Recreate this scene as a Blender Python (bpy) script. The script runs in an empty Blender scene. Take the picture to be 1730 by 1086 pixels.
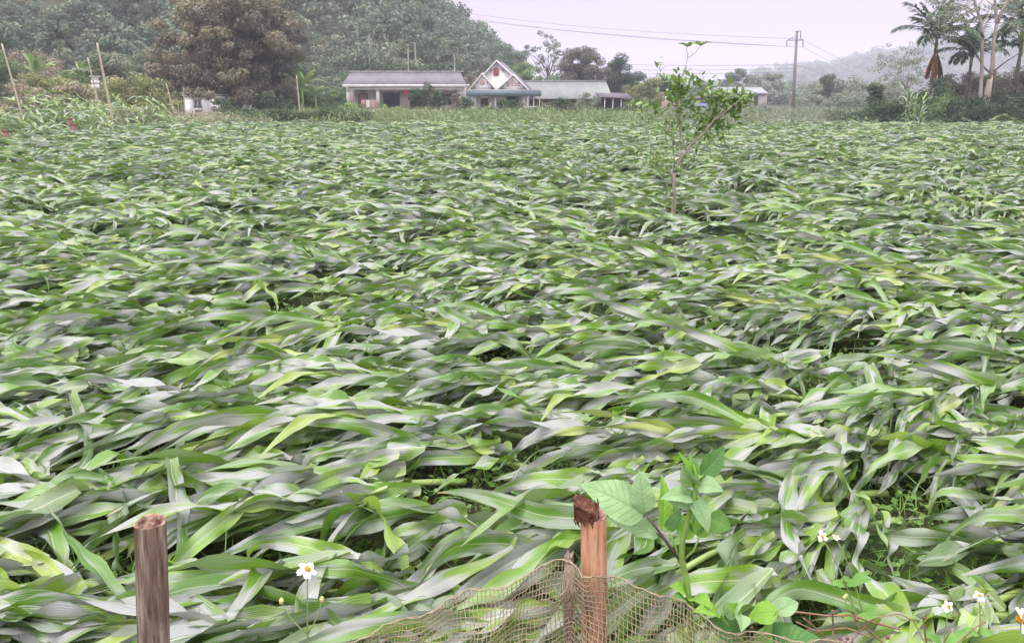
import bpy, math, random
import numpy as np
from mathutils import Vector, Matrix
PI = math.pi
S = bpy.context.scene
COL = S.collection
# ------------------------------------------------------------------ camera
F = 1300.0; PP_Y = 371.0; PITCH = math.radians(9.0); CAM_Z = 1.7
cam = bpy.data.cameras.new("camera"); cam_o = bpy.data.objects.new("camera", cam); COL.objects.link(cam_o)
cam.sensor_width = 36.0; cam.sensor_fit = 'HORIZONTAL'; cam.lens = F/1730*36
cam.shift_y = -(543-PP_Y)/1730
cam.clip_start = 0.05; cam.clip_end = 6000
cam_o.location = (0, 0, CAM_Z); cam_o.rotation_euler = (PI/2-PITCH, 0, 0)
S.camera = cam_o
# ------------------------------------------------------------------ sky and sun
SUN_EL, SUN_AZ = math.radians(58), math.radians(-130)
W = bpy.data.worlds.new("World"); S.world = W; W.use_nodes = True
nt = W.node_tree; nt.nodes.clear()
out = nt.nodes.new('ShaderNodeOutputWorld'); bg = nt.nodes.new('ShaderNodeBackground')
sky = nt.nodes.new('ShaderNodeTexSky'); sky.sky_type = 'NISHITA'; sky.sun_disc = False
sky.sun_elevation = SUN_EL; sky.sun_rotation = SUN_AZ; sky.dust_density = 6; sky.air_density = 1.5
tc = nt.nodes.new('ShaderNodeTexCoord'); sep = nt.nodes.new('ShaderNodeSeparateXYZ')
nt.links.new(tc.outputs['Generated'], sep.inputs[0])
ramp = nt.nodes.new('ShaderNodeValToRGB')
ramp.color_ramp.elements[0].position = 0.0; ramp.color_ramp.elements[0].color = (.66, .56, .685, 1)
ramp.color_ramp.elements[1].position = 0.95; ramp.color_ramp.elements[1].color = (2.8, 2.72, 2.8, 1)
for p_, c_ in ((0.12, (.69, .59, .715)), (0.4, (1.5, 1.41, 1.52))):
    e = ramp.color_ramp.elements.new(p_); e.color = (*c_, 1)
nt.links.new(sep.outputs[2], ramp.inputs[0])
sc_ = nt.nodes.new('ShaderNodeVectorMath'); sc_.operation = 'SCALE'; sc_.inputs['Scale'].default_value = 0.1
nt.links.new(sky.outputs[0], sc_.inputs[0])
cn = nt.nodes.new('ShaderNodeTexNoise'); cn.inputs['Scale'].default_value = 2.2; cn.inputs['Detail'].default_value = 4
nt.links.new(tc.outputs['Generated'], cn.inputs['Vector'])
cm = nt.nodes.new('ShaderNodeMapRange'); cm.inputs['To Min'].default_value = 0.93; cm.inputs['To Max'].default_value = 1.07
nt.links.new(cn.outputs['Fac'], cm.inputs['Value'])
cs = nt.nodes.new('ShaderNodeVectorMath'); cs.operation = 'SCALE'
nt.links.new(ramp.outputs[0], cs.inputs[0]); nt.links.new(cm.outputs[0], cs.inputs['Scale'])
mx = nt.nodes.new('ShaderNodeMix'); mx.data_type = 'RGBA'; mx.inputs['Factor'].default_value = 0.9
nt.links.new(sc_.outputs[0], mx.inputs['A']); nt.links.new(cs.outputs[0], mx.inputs['B'])
nt.links.new(mx.outputs['Result'], bg.inputs['Color']); bg.inputs['Strength'].default_value = 1.0
nt.links.new(bg.outputs[0], out.inputs[0])
sun = bpy.data.lights.new("sun", 'SUN'); sun.energy = 1.3; sun.angle = math.radians(12); sun.color = (1, .96, .9)
sun_o = bpy.data.objects.new("sun", sun); COL.objects.link(sun_o)
sd = Vector((math.sin(SUN_AZ)*math.cos(SUN_EL), math.cos(SUN_AZ)*math.cos(SUN_EL), math.sin(SUN_EL)))
sun_o.rotation_euler = sd.to_track_quat('Z', 'Y').to_euler(); sun_o.location = (-30, -20, 60)
S.view_settings.view_transform = 'Standard'; S.view_settings.look = 'None'
S.view_settings.exposure = 0.43; S.view_settings.gamma = 1.0
S.render.engine = 'CYCLES'
S.cycles.max_bounces = 5; S.cycles.diffuse_bounces = 3; S.cycles.glossy_bounces = 2
S.cycles.transmission_bounces = 3; S.cycles.volume_bounces = 1; S.cycles.transparent_max_bounces = 8
S.cycles.use_denoising = True
# ------------------------------------------------------------------ helpers
def at(x, y, Y):
    """world point seen at photo pixel (x, y) lying at forward distance Y"""
    cx = (x-865)/F; cy = (PP_Y-y)/F
    dY = math.cos(PITCH)+cy*math.sin(PITCH); dZ = -math.sin(PITCH)+cy*math.cos(PITCH)
    return Vector((cx*Y/dY, Y, CAM_Z+dZ*Y/dY))
def rngof(seed): return np.random.default_rng(seed)
def unit(v): return v/np.maximum(np.linalg.norm(v, axis=-1, keepdims=True), 1e-9)

def mesh_data(name, V, polys, mat=None, attrs=None, smooth=True):
    """polys: list of integer arrays (m,k)"""
    V = np.asarray(V, dtype=np.float32).reshape(-1, 3)
    me = bpy.data.meshes.new(name)
    polys = [np.asarray(p, dtype=np.int32) for p in polys if len(p)]
    loops = np.concatenate([p.ravel() for p in polys]); starts = []; o = 0
    for p in polys:
        starts.append(o+np.arange(len(p), dtype=np.int32)*p.shape[1]); o += p.size
    starts = np.concatenate(starts)
    me.vertices.add(len(V)); me.vertices.foreach_set('co', V.ravel())
    me.loops.add(len(loops)); me.loops.foreach_set('vertex_index', loops)
    me.polygons.add(len(starts)); me.polygons.foreach_set('loop_start', starts)
    me.update(calc_edges=True)
    if smooth: me.polygons.foreach_set('use_smooth', np.ones(len(starts), dtype=bool))
    for k, a in (attrs or {}).items():
        at_ = me.attributes.new(k, 'FLOAT', 'POINT'); at_.data.foreach_set('value', np.asarray(a, dtype=np.float32).ravel())
    if mat: me.materials.append(mat)
    return me
def link(name, me, parent=None, loc=(0, 0, 0), rot=(0, 0, 0), scale=None):
    o = bpy.data.objects.new(name, me); COL.objects.link(o)
    o.location = loc; o.rotation_euler = rot
    if scale: o.scale = scale
    if parent: o.parent = parent
    return o
def obj(name, V, polys, mat, parent=None, attrs=None, smooth=True, loc=(0, 0, 0)):
    return link(name, mesh_data(name, V, polys, mat, attrs, smooth), parent, loc)
def tag(o, label=None, cat=None, group=None, kind=None):
    if label: o['label'] = label
    if cat: o['category'] = cat
    if group: o['group'] = group
    if kind: o['kind'] = kind
    return o
def thing(name, label, cat, loc=(0, 0, 0), rz=0, group=None):
    o = bpy.data.objects.new(name, None); COL.objects.link(o); o.empty_display_size = .2
    o.location = loc; o.rotation_euler = (0, 0, rz)
    return tag(o, label, cat, group)
def copy_tree(o, parent=None):
    c = o.copy(); COL.objects.link(c)
    if parent: c.parent = parent
    for ch in o.children: copy_tree(ch, c)
    return c

class MB:
    """collects shapes for one mesh"""
    def __init__(s): s.V = []; s.P = {}; s.n = 0; s.A = {}
    def add(s, V, polys, **attrs):
        V = np.asarray(V, dtype=float).reshape(-1, 3)
        for p in polys:
            p = np.asarray(p)
            if len(p): s.P.setdefault(p.shape[1], []).append(p+s.n)
        s.V.append(V); s.n += len(V)
        for k, a in attrs.items(): s.A.setdefault(k, []).append(np.broadcast_to(np.asarray(a, dtype=float).ravel() if np.ndim(a) else a, (len(V),)))
        return s
    def box(s, x0, x1, y0, y1, z0, z1):
        V = [(x0,y0,z0),(x1,y0,z0),(x1,y1,z0),(x0,y1,z0),(x0,y0,z1),(x1,y0,z1),(x1,y1,z1),(x0,y1,z1)]
        return s.add(V, [[(0,3,2,1),(4,5,6,7),(0,1,5,4),(1,2,6,5),(2,3,7,6),(3,0,4,7)]])
    def prism(s, poly, d):
        """closed polygon (list of xyz) extruded by vector d"""
        n = len(poly); a = np.array(poly, float); b = a+np.array(d, float)
        s.add(np.vstack([a, b]), [[tuple(range(n))], [tuple(range(2*n-1, n-1, -1))], [(i, i+n, (i+1) % n+n, (i+1) % n) for i in range(n)]])
        return s
    def tube(s, pts, rad, k=8, cap=True, **attrs):
        V, polys = tube(pts, rad, k, cap); return s.add(V, polys, **attrs)
    def build(s, name, mat, parent=None, smooth=False, loc=(0, 0, 0)):
        attrs = {k: np.concatenate(a) for k, a in s.A.items()}
        attrs = {k: a for k, a in attrs.items() if len(a) == s.n}
        return obj(name, np.vstack(s.V), [np.vstack(p) for p in s.P.values()], mat, parent, attrs, smooth, loc)
def tube(pts, rad, k=8, cap=True):
    P = np.array([tuple(p) for p in pts], float); n = len(P)
    R = np.broadcast_to(np.asarray(rad, float), (n,))
    T = np.gradient(P, axis=0); T = unit(T)
    ref = np.array([0, 0, 1.0]) if abs(T[:, 2]).mean() < .8 else np.array([0, 1.0, 0])
    A = unit(np.cross(T, ref)); B = np.cross(T, A)
    th = np.arange(k)*2*PI/k
    V = P[:, None]+R[:, None, None]*(np.cos(th)[None, :, None]*A[:, None]+np.sin(th)[None, :, None]*B[:, None])
    i = np.arange(n-1)[:, None]*k; j = np.arange(k)[None]; j2 = (j+1) % k
    Q = np.stack([i+j, i+j2, i+k+j2, i+k+j], -1).reshape(-1, 4)
    polys = [Q]
    if cap: polys.append([tuple(range(k))[::-1], tuple(range((n-1)*k, n*k))])
    return V.reshape(-1, 3), polys
def bez(a, b, c, n=8):
    a, b, c = map(lambda v: np.array(tuple(v), float), (a, b, c)); t = np.linspace(0, 1, n)[:, None]
    return (1-t)**2*a+2*t*(1-t)*b+t*t*c

# ------------------------------------------------------------------ materials
class NB:
    def __init__(s, name):
        s.m = bpy.data.materials.new(name); s.m.use_nodes = True; s.t = s.m.node_tree; s.t.nodes.clear()
        s.out = s.t.nodes.new('ShaderNodeOutputMaterial')
    def n(s, typ, **kw):
        nd = s.t.nodes.new(typ)
        for k, v in kw.items():
            if k in nd.inputs: 
                if isinstance(v, bpy.types.NodeSocket): s.t.links.new(v, nd.inputs[k])
                else: nd.inputs[k].default_value = v
            else: setattr(nd, k, v)
        return nd
    def l(s, a, b): s.t.links.new(a, b)
    def attr(s, name): return s.n('ShaderNodeAttribute', attribute_name=name).outputs['Fac']
    def math(s, op, a, b=0.0, c=None):
        nd = s.t.nodes.new('ShaderNodeMath'); nd.operation = op
        for i, v in enumerate((a, b, c)):
            if v is None: continue
            if isinstance(v, bpy.types.NodeSocket): s.l(v, nd.inputs[i])
            else: nd.inputs[i].default_value = v
        return nd.outputs[0]
    def mix(s, f, a, b, blend='MIX'):
        nd = s.t.nodes.new('ShaderNodeMix'); nd.data_type = 'RGBA'; nd.blend_type = blend
        for k, v in (('Factor', f), ('A', a), ('B', b)):
            sk = [q for q in nd.inputs if q.name == k and (k == 'Factor' and q.type == 'VALUE' or k != 'Factor' and q.type == 'RGBA')][0]
            if isinstance(v, bpy.types.NodeSocket): s.l(v, sk)
            else: sk.default_value = (*v, 1) if np.ndim(v) and len(v) == 3 else v
        return [q for q in nd.outputs if q.type == 'RGBA'][0]
    def ramp(s, f, stops):
        nd = s.t.nodes.new('ShaderNodeValToRGB'); els = nd.color_ramp.elements
        for i, (p, c) in enumerate(stops):
            el = els[i] if i < 2 else els.new(p)
            el.position = p; el.color = (*c, 1)
        s.l(f, nd.inputs[0]); return nd.outputs[0]
    def range(s, v, a, b, c, d):
        nd = s.n('ShaderNodeMapRange'); s.l(v, nd.inputs['Value'])
        for k, q in zip(('From Min', 'From Max', 'To Min', 'To Max'), (a, b, c, d)): nd.inputs[k].default_value = q
        return nd.outputs[0]
    def noise(s, scale, detail=3, vec=None, rough=.5):
        nd = s.n('ShaderNodeTexNoise', Scale=scale, Detail=detail, Roughness=rough)
        if vec is not None: s.l(vec, nd.inputs['Vector'])
        return nd.outputs['Fac']
    def coord(s, which='Object', scale=None):
        o = s.n('ShaderNodeTexCoord').outputs[which]
        if scale:
            mp = s.n('ShaderNodeMapping'); mp.inputs['Scale'].default_value = scale; s.l(o, mp.inputs[0]); o = mp.outputs[0]
        return o
    def bump(s, h, strength=.3, dist=.01):
        nd = s.n('ShaderNodeBump', Strength=strength, Distance=dist); s.l(h, nd.inputs['Height']); return nd.outputs[0]
    def done(s, col, rough=.7, spec=.3, normal=None, trans=0, tcol=None, metallic=0, coat=0, coat_rough=.3):
        b = s.n('ShaderNodeBsdfPrincipled'); b.inputs['Metallic'].default_value = metallic
        for k, v in (('Base Color', col), ('Roughness', rough), ('Specular IOR Level', spec), ('Coat Weight', coat), ('Coat Roughness', coat_rough)):
            if isinstance(v, bpy.types.NodeSocket): s.l(v, b.inputs[k])
            else: b.inputs[k].default_value = (*v, 1) if np.ndim(v) and len(v) == 3 else v
        if normal is not None: s.l(normal, b.inputs['Normal'])
        sh = b.outputs[0]
        if trans:
            tr = s.n('ShaderNodeBsdfTranslucent'); tcol = col if tcol is None else tcol
            if isinstance(tcol, bpy.types.NodeSocket): s.l(tcol, tr.inputs[0])
            else: tr.inputs[0].default_value = (*tcol, 1)
            if normal is not None: s.l(normal, tr.inputs['Normal'])
            ms = s.n('ShaderNodeMixShader'); ms.inputs[0].default_value = trans
            s.l(sh, ms.inputs[1]); s.l(tr.outputs[0], ms.inputs[2]); sh = ms.outputs[0]
        s.l(sh, s.out.inputs[0]); return s.m
def mat_foliage(name, stops, trans=.3, rough=.55, spec=.35, clump=.7):
    b = NB(name)
    f = b.math('ADD', b.math('MULTIPLY', b.attr('rnd'), 1-clump), b.math('MULTIPLY', b.attr('rnd2'), clump))
    c = b.ramp(f, stops)
    return b.done(c, rough, spec, trans=trans, tcol=b.mix(.5, c, (.12, .16, .03)))
def mat_plain(name, c1, c2=None, scale=3, rough=.75, spec=.25, stretch=None, bump=0, bscale=30, detail=5, contrast=(.35, .65), metallic=0):
    b = NB(name); v = b.coord('Object', stretch)
    c2 = c2 or tuple(q*.7 for q in c1)
    f = b.range(b.noise(scale, detail, v, .6), contrast[0], contrast[1], 0, 1)
    c = b.mix(f, c2, c1)
    nrm = b.bump(b.noise(bscale, 4, v), bump, .01) if bump else None
    return b.done(c, rough, spec, nrm, metallic=metallic)

def mat_maize(name, hazy=0):
    b = NB(name)
    u = b.attr('u'); t = b.attr('t'); r = b.attr('rnd'); au = b.math('ABSOLUTE', u)
    c = b.ramp(r, [(0, (.032, .098, .004)), (.3, (.070, .198, .006)), (.62, (.15, .305, .008)), (.86, (.25, .37, .028)), (1, (.40, .46, .11))])
    c.node.color_ramp.elements  # per-leaf tone
    uv = b.n('ShaderNodeCombineXYZ'); b.l(u, uv.inputs[0]); b.l(t, uv.inputs[1]); b.l(b.math('MULTIPLY', r, 37), uv.inputs[2])
    mp = b.n('ShaderNodeMapping'); mp.inputs['Scale'].default_value = (9, 2.2, 1); b.l(uv.outputs[0], mp.inputs[0])
    streak = b.noise(2.2, 5, mp.outputs[0])
    c = b.mix(b.range(streak, .35, .7, 0, .7), c, b.mix(.5, c, (.27, .37, .13)))
    # yellow-green towards the sheath
    c = b.mix(b.math('MULTIPLY', b.range(t, .0, .26, .8, 0), b.range(r, .2, .8, .35, 1)), c, (.36, .46, .11))
    # grey sky sheen painted into the leaf colour in soft patches
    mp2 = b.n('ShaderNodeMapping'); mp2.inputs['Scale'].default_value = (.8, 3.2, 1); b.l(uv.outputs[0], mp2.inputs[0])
    sheen = b.math('ADD', b.noise(1.1, 1, mp2.outputs[0]), b.math('MULTIPLY', b.math('SUBTRACT', streak, .5), .3))
    sheen_f = b.math('MULTIPLY', b.range(sheen, .43, .55, 0, .88), b.range(b.math('FRACT', b.math('MULTIPLY', r, 91.7)), .1, .5, .35, 1))
    c = b.mix(sheen_f, c, (.355, .358, .365))
    rib = b.math('MULTIPLY', b.range(au, .03, .07, 1, 0), b.range(b.math('FRACT', b.math('MULTIPLY', r, 53.3)), 0, 1, .45, 1))
    c = b.mix(b.math('MULTIPLY', rib, b.range(t, .3, 1, .85, .25)), c, (.56, .62, .42))
    dry = b.math('MULTIPLY', b.range(t, .9, 1, 0, 1), b.range(b.math('FRACT', b.math('MULTIPLY', r, 29.3)), .5, .6, 0, .85))
    c = b.mix(dry, c, (.42, .3, .13))
    fl = b.noise(7.0, 3, mp.outputs[0], .6); c = b.mix(b.math('MULTIPLY', b.range(fl, .68, .74, 0, .75), b.range(r, .3, .45, .2, 1)), c, (.30, .22, .09))
    # parallel veins
    vs = b.math('SINE', b.math('MULTIPLY', u, 46)); 
    h = b.math('ADD', b.math('MULTIPLY', vs, .12), b.math('ADD', b.math('MULTIPLY', streak, .5), b.math('MULTIPLY', rib, .8)))
    nrm = b.bump(h, .35, .004)
    rg = b.range(streak, .3, .7, .28, .44)
    return b.done(c, rg, .85, nrm, trans=.22, tcol=b.mix(b.range(sheen_f, 0, .9, .7, 0), c, (.2, .40, .015)))
M = {}
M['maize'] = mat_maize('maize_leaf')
M['stalk'] = mat_plain('maize_stalk', (.34, .42, .14), (.2, .3, .08), 6, .5, .4)
# ------------------------------------------------------------------ ground
def mat_soil():
    b = NB('soil'); v = b.coord('Object')
    f = b.noise(2.5, 8, v, .65); c = b.ramp(f, [(.3, (.025, .021, .015)), (.55, (.055, .045, .03)), (.7, (.085, .07, .046))])
    g = b.range(b.noise(.9, 5, v), .45, .6, 0, .8); c = b.mix(g, c, (.06, .085, .03))
    return b.done(c, .95, .1, b.bump(b.noise(18, 6, v), .7, .04))
def mat_land():
    b = NB('land'); v = b.coord('Object')
    f = b.noise(.12, 8, v, .6)
    c = b.ramp(f, [(.3, (.07, .075, .035)), (.5, (.12, .125, .065)), (.66, (.19, .16, .11))])
    return b.done(c, .95, .1, b.bump(b.noise(3, 6, v), .6, .15))
M['soil'] = mat_soil(); M['land'] = mat_land()
def sheet(name, x0, x1, y0, y1, z, mat, nx=2, ny=2):
    X, Y = np.meshgrid(np.linspace(x0, x1, nx), np.linspace(y0, y1, ny))
    V = np.stack([X, Y, np.full_like(X, z)], -1).reshape(-1, 3)
    i = np.arange(ny-1)[:, None]*nx+np.arange(nx-1)[None]
    return obj(name, V, [np.stack([i, i+1, i+nx+1, i+nx], -1).reshape(-1, 4)], mat)
tag(sheet('ground', -900, 900, -150, 1000, 0, M['land'], 3, 3), kind='structure')
tag(sheet('field_soil', -30, 40, -3, 44, .004, M['soil'], 3, 3), kind='structure')

# ------------------------------------------------------------------ maize
def maize_leaves(base, az, pit, length, width, roll, bend, daz, twist, wav, rnd, zmin, nseg, nc, rng, droop_pow=1.25):
    n = len(az); t = np.linspace(0, 1, nseg+1)
    p = pit[:, None]-bend[:, None]*t[None]**droop_pow
    kt = rng.uniform(.35, .8, (n, 1)); kk = np.where(rng.random((n, 1)) < .3, rng.uniform(.5, 1.5, (n, 1)), 0)
    p = p-kk/(1+np.exp(-(t[None]-kt)*40))
    a = az[:, None]+daz[:, None]*t[None]**1.5+np.where(rng.random((n, 1)) < .2, rng.uniform(-1, 1, (n, 1)), 0)/(1+np.exp(-(t[None]-kt)*30))
    T = np.stack([np.cos(p)*np.cos(a), np.cos(p)*np.sin(a), np.sin(p)], -1)
    step = (length/nseg)[:, None, None]
    C = np.concatenate([np.zeros((n, 1, 3)), np.cumsum(T[:, :-1]*step, 1)], 1)+base[:, None]
    z = C[..., 2]; zm = zmin[:, None]*(1-.5*t[None]); d = z-zm
    C[..., 2] = zm+.5*(d+np.sqrt(d*d+.0012))
    T = unit(np.gradient(C, axis=1))
    up = np.broadcast_to(np.array([0, 0, 1.0]), T.shape)
    side0 = np.stack([-np.sin(a), np.cos(a), np.zeros_like(a)], -1)
    Sd = unit(side0-(side0*T).sum(-1, keepdims=True)*T); N = np.cross(T, Sd)
    rr = roll[:, None]+twist[:, None]*t[None]
    cr, sr = np.cos(rr)[..., None], np.sin(rr)[..., None]
    S2 = Sd*cr+N*sr; N2 = -Sd*sr+N*cr
    w = np.minimum(1, (t+.02)/.16)**.6*(1-np.clip((t-.34)/.66, 0, 1)**1.35)
    w = .35*np.exp(-t/.05)+w; w[-1] = .02; w = np.clip(w, 0, 1)
    u = np.linspace(-1, 1, nc)
    hw = width[:, None]*.5*w[None]
    ph = rng.uniform(0, 6.28, (n, 1, 1)); fr = rng.uniform(9, 17, (n, 1, 1))
    sgn = np.sign(u)[None, None]*1.1
    wave = wav[:, None, None]*np.sin(fr*t[None, :, None]+ph+sgn)*(np.abs(u)**1.6)[None, None]*np.minimum(1, w*1.3)[None, :, None]
    fold = (np.abs(u)[None, None]*hw[..., None])*(.5*np.exp(-t*3)+.14)[None, :, None]
    wave = wave+.004*np.sin(rng.uniform(18, 34, (n, 1, 1))*t[None, :, None]+ph*2+u[None, None]*1.5)*np.minimum(1, w*1.3)[None, :, None]
    V = C[:, :, None]+S2[:, :, None]*(u[None, None, :, None]*hw[..., None, None])+N2[:, :, None]*(wave+fold)[..., None]
    V[..., 2] = np.maximum(V[..., 2], .008)
    i = np.arange(nseg)[:, None]*nc+np.arange(nc-1)[None]
    q = np.stack([i, i+1, i+nc+1, i+nc], -1).reshape(-1, 4)
    Q = (q[None]+(np.arange(n)*(nseg+1)*nc)[:, None, None]).reshape(-1, 4)
    sh = (n, nseg+1, nc)
    return V.reshape(-1, 3), Q, dict(t=np.broadcast_to(t[None, :, None], sh).ravel(), u=np.broadcast_to(u[None, None], sh).ravel(), rnd=np.broadcast_to(rnd[:, None, None], sh).ravel())
def lodged_params(rng, nl, L, tone):
    """leaf set of one flattened plant lying along +x"""
    s = np.sort(rng.uniform(.18, 1, nl)); s[-3:] = 1
    side = np.where(np.arange(nl) % 2, 1, -1)
    top = s > .8
    az = side*rng.uniform(.05, .8, nl)*(1.15-s*.75)+rng.normal(0, .1, nl)
    stray = rng.random(nl) < .13
    az = np.where(stray, rng.uniform(-2.0, 2.0, nl), az)
    pit = rng.uniform(.02, .55, nl)*np.where(top, .8, 1)
    length = rng.uniform(.4, .8, nl)*np.where(s < .35, .8, 1)
    width = rng.uniform(.045, .082, nl)*np.where(top, .85, 1)
    roll = rng.normal(0, .9, nl)
    bend = pit+rng.uniform(.1, 1.0, nl)
    bend = np.where(stray, pit+rng.uniform(.5, 1.7, nl), bend)
    daz = rng.normal(0, .35, nl); twist = rng.normal(0, .8, nl); wav = rng.uniform(.007, .03, nl)
    rnd = np.clip(tone+rng.normal(0, .2, nl)+np.where(s >= .97, .24, 0), 0, 1)
    zmin = rng.uniform(.04, .22, nl)
    return s, az, pit, length, width, roll, bend, daz, twist, wav, rnd, zmin
def stalk_curve(s, L, h):
    x = s*L; z = .03+h*np.sin(np.clip(s, 0, 1)*1.9)
    return np.stack([x, np.zeros_like(x), z], -1)
VAR = []
for k in range(26):
    rng = rngof(100+k); nl = int(rng.integers(19, 23)); L = rng.uniform(.7, 1.05); h = rng.uniform(.06, .18)
    q = lodged_params(rng, nl, L, rng.uniform(.08, .6))
    V, Q, A = maize_leaves(stalk_curve(q[0], L, h), *q[1:], nseg=20, nc=7, rng=rng)
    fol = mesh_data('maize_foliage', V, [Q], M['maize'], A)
    sv, sp = tube(stalk_curve(np.linspace(0, 1.02, 12), L, h), np.linspace(.014, .008, 12), 8)
    VAR.append((fol, mesh_data('maize_stalk', sv, sp, M['stalk'])))
def flow(x, y):
    return PI+.2*np.sin(x*.55+y*.35)+.16*np.sin(x*1.3-y*.9+1.7)+.15*np.sin(y*.4+.5)+.12
rng = rngof(7)
gx, gy = np.meshgrid(np.arange(-38, 40, .43), np.arange(.9, 41.6, .37))
px = gx.ravel()+rng.normal(0, .1, gx.size); py = gy.ravel()+rng.normal(0, .1, gx.size)
keep = (np.abs(px+.3) < py*.70+3.0) & (px > -17.8-(py-26)*.16) & (px < 33)
keep &= ~((py < 1.7))
gap = np.sin(px*1.9+py*1.1)*np.sin(px*.8-py*1.7)
keep &= ~(((px-2.55)/1.15)**2+((py-9.1)/.7)**2 < 1)
px, py = px[keep], py[keep]; order = np.argsort(np.hypot(px, py)+np.where(np.abs(px-.4) > py*.68+.9, 100, 0)); px, py = px[order], py[order]
NEAR = 300
for i in range(NEAR):
    fol, stk = VAR[int(rng.integers(len(VAR)))]
    root = thing('maize_plant', 'green maize plant blown flat in the near part of the field', 'maize', (px[i], py[i], rng.uniform(0, .08)), float(flow(px[i], py[i])+rng.normal(0, .28)), 'flattened maize plants in the near field')
    sc = rng.uniform(.85, 1.12); root.scale = (sc, sc*(1 if rng.random() < .5 else -1)*1.0, sc) if False else (sc, sc, sc)
    link('foliage', fol, root); link('stalk', stk, root)
B = MB()
rest = np.arange(NEAR, len(px))
dist = np.hypot(px, py)
for lo, hi, nseg, nc, nl in ((0, 15, 12, 5, 19), (15, 26, 7, 3, 15), (26, 99, 5, 3, 11)):
    ids = rest[(dist[rest] >= lo) & (dist[rest] < hi)]
    if not len(ids): continue
    n = len(ids); par = [lodged_params(rng, nl, 1, rng.uniform(.08, .62)) for _ in ids]
    q = [np.concatenate([p[k] for p in par]) for k in range(12)]
    L = np.repeat(rng.uniform(.7, 1.05, n), nl); h = np.repeat(rng.uniform(.06, .18, n), nl)
    ang = flow(px[ids], py[ids])+rng.normal(0, .3, n); A_ = np.repeat(ang, nl)
    s = q[0]; lx = s*L; base = np.stack([np.repeat(px[ids], nl)+lx*np.cos(A_), np.repeat(py[ids], nl)+lx*np.sin(A_), .04+h*np.sin(s*1.9)+np.repeat(np.clip(.07+.09*np.sin(px[ids]*1.7+py[ids]*.6)*np.sin(py[ids]*1.9-px[ids]*.5)+rng.normal(0, .05, n), 0, .3), nl)], -1)
    q[1] = q[1]+A_
    if lo > 20: q[4] = q[4]*1.2
    V, Q, A = maize_leaves(base, *q[1:], nseg=nseg, nc=nc, rng=rng)
    B.add(V, [Q], **A)
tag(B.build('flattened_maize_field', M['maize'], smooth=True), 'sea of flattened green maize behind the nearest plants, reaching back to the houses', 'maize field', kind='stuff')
# ------------------------------------------------------------------ foreground: posts, net, weeds, flowers
def mat_postwood(name, stops, scale):
    b = NB(name); v = b.coord('Object', scale)
    f = b.noise(1.0, 8, v, .65); c = b.ramp(f, stops)
    fine = b.noise(1.0, 6, b.coord('Object', tuple(q*3.2 for q in scale)), .7); c = b.mix(b.range(fine, .36, .5, .75, 0), c, tuple(q*.45 for q in stops[1][1]))
    v2 = b.coord('Object', (3, 3, 2)); c = b.mix(b.range(b.noise(6, 4, v2), .5, .72, 0, .6), c, tuple(q*.55 for q in stops[1][1]))
    return b.done(c, .85, .2, b.bump(f, .8, .006))
M['old_wood'] = mat_postwood('old_wood', [(.36, (.06, .04, .03)), (.5, (.21, .145, .115)), (.64, (.38, .29, .24))], (70, 70, 5))
M['peeled_wood'] = mat_postwood('peeled_wood', [(.3, (.25, .10, .055)), (.48, (.52, .26, .15)), (.68, (.70, .44, .30))], (60, 60, 4))
M['bark_cap'] = mat_postwood('bark_cap', [(.3, (.03, .012, .008)), (.5, (.11, .045, .028)), (.7, (.3, .16, .1))], (30, 30, 60))
M['pith'] = mat_plain('pith', (.42, .27, .21), (.07, .035, .03), 60, .9, .1, bump=.6, bscale=90)
M['grey_wood'] = mat_postwood('grey_wood', [(.3, (.12, .08, .06)), (.5, (.3, .22, .18)), (.7, (.5, .4, .34))], (60, 60, 5))
def log(cx, cy, z0, z1, r0, r1, lean=(0, 0), rag=0.0, seed=0, k=28, nz=26, flutes=0.0, hollow=0.0, tilt=(0, 0)):
    rng = rngof(seed); th = np.arange(k)*2*PI/k; zs = np.linspace(0, 1, nz)
    prof = rng.normal(0, .025, k); prof = (prof+np.roll(prof, 1)+np.roll(prof, -1))/2
    V = []
    for z in zs:
        r = (r0+(r1-r0)*z)*(1+prof+flutes*np.sin(th*5+z*2)+rng.normal(0, .006, k)+.02*np.sin(z*9+th))
        zz = z0+(z1-z0)*z+(rag*rng.normal(0, 1, k) if z == 1 else 0)+(np.cos(th)*tilt[0]+np.sin(th)*tilt[1] if z == 1 else 0)
        V.append(np.stack([cx+lean[0]*z+r*np.cos(th), cy+lean[1]*z+r*np.sin(th), np.broadcast_to(zz, th.shape)], -1))
    outer = np.vstack(V); i = np.arange(nz-1)[:, None]*k; j = np.arange(k)[None]
    Q = np.stack([i+j, i+(j+1) % k, i+k+(j+1) % k, i+k+j], -1).reshape(-1, 4)
    return outer, Q, V[-1]
def log_top(ring, depth, rim=.8, mid=.45):
    c = ring.mean(0); k = len(ring); rows = [ring]
    for f, d in ((rim, -.001), (rim*.92, -depth*.6), (mid, -depth), (mid*.4, -depth*1.25)):
        q = c+(ring-c)*f; q[:, 2] += d; rows.append(q)
    V = np.vstack(rows+[c[None]+[0, 0, -depth*1.2]]); n = len(rows)
    i = np.arange(n-1)[:, None]*k; j = np.arange(k)[None]
    Q = np.stack([i+j, i+(j+1) % k, i+k+(j+1) % k, i+k+j], -1).reshape(-1, 4)
    T = np.array([((n-1)*k+q, (n-1)*k+(q+1) % k, n*k) for q in range(k)])
    return V, [Q, T]
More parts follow.
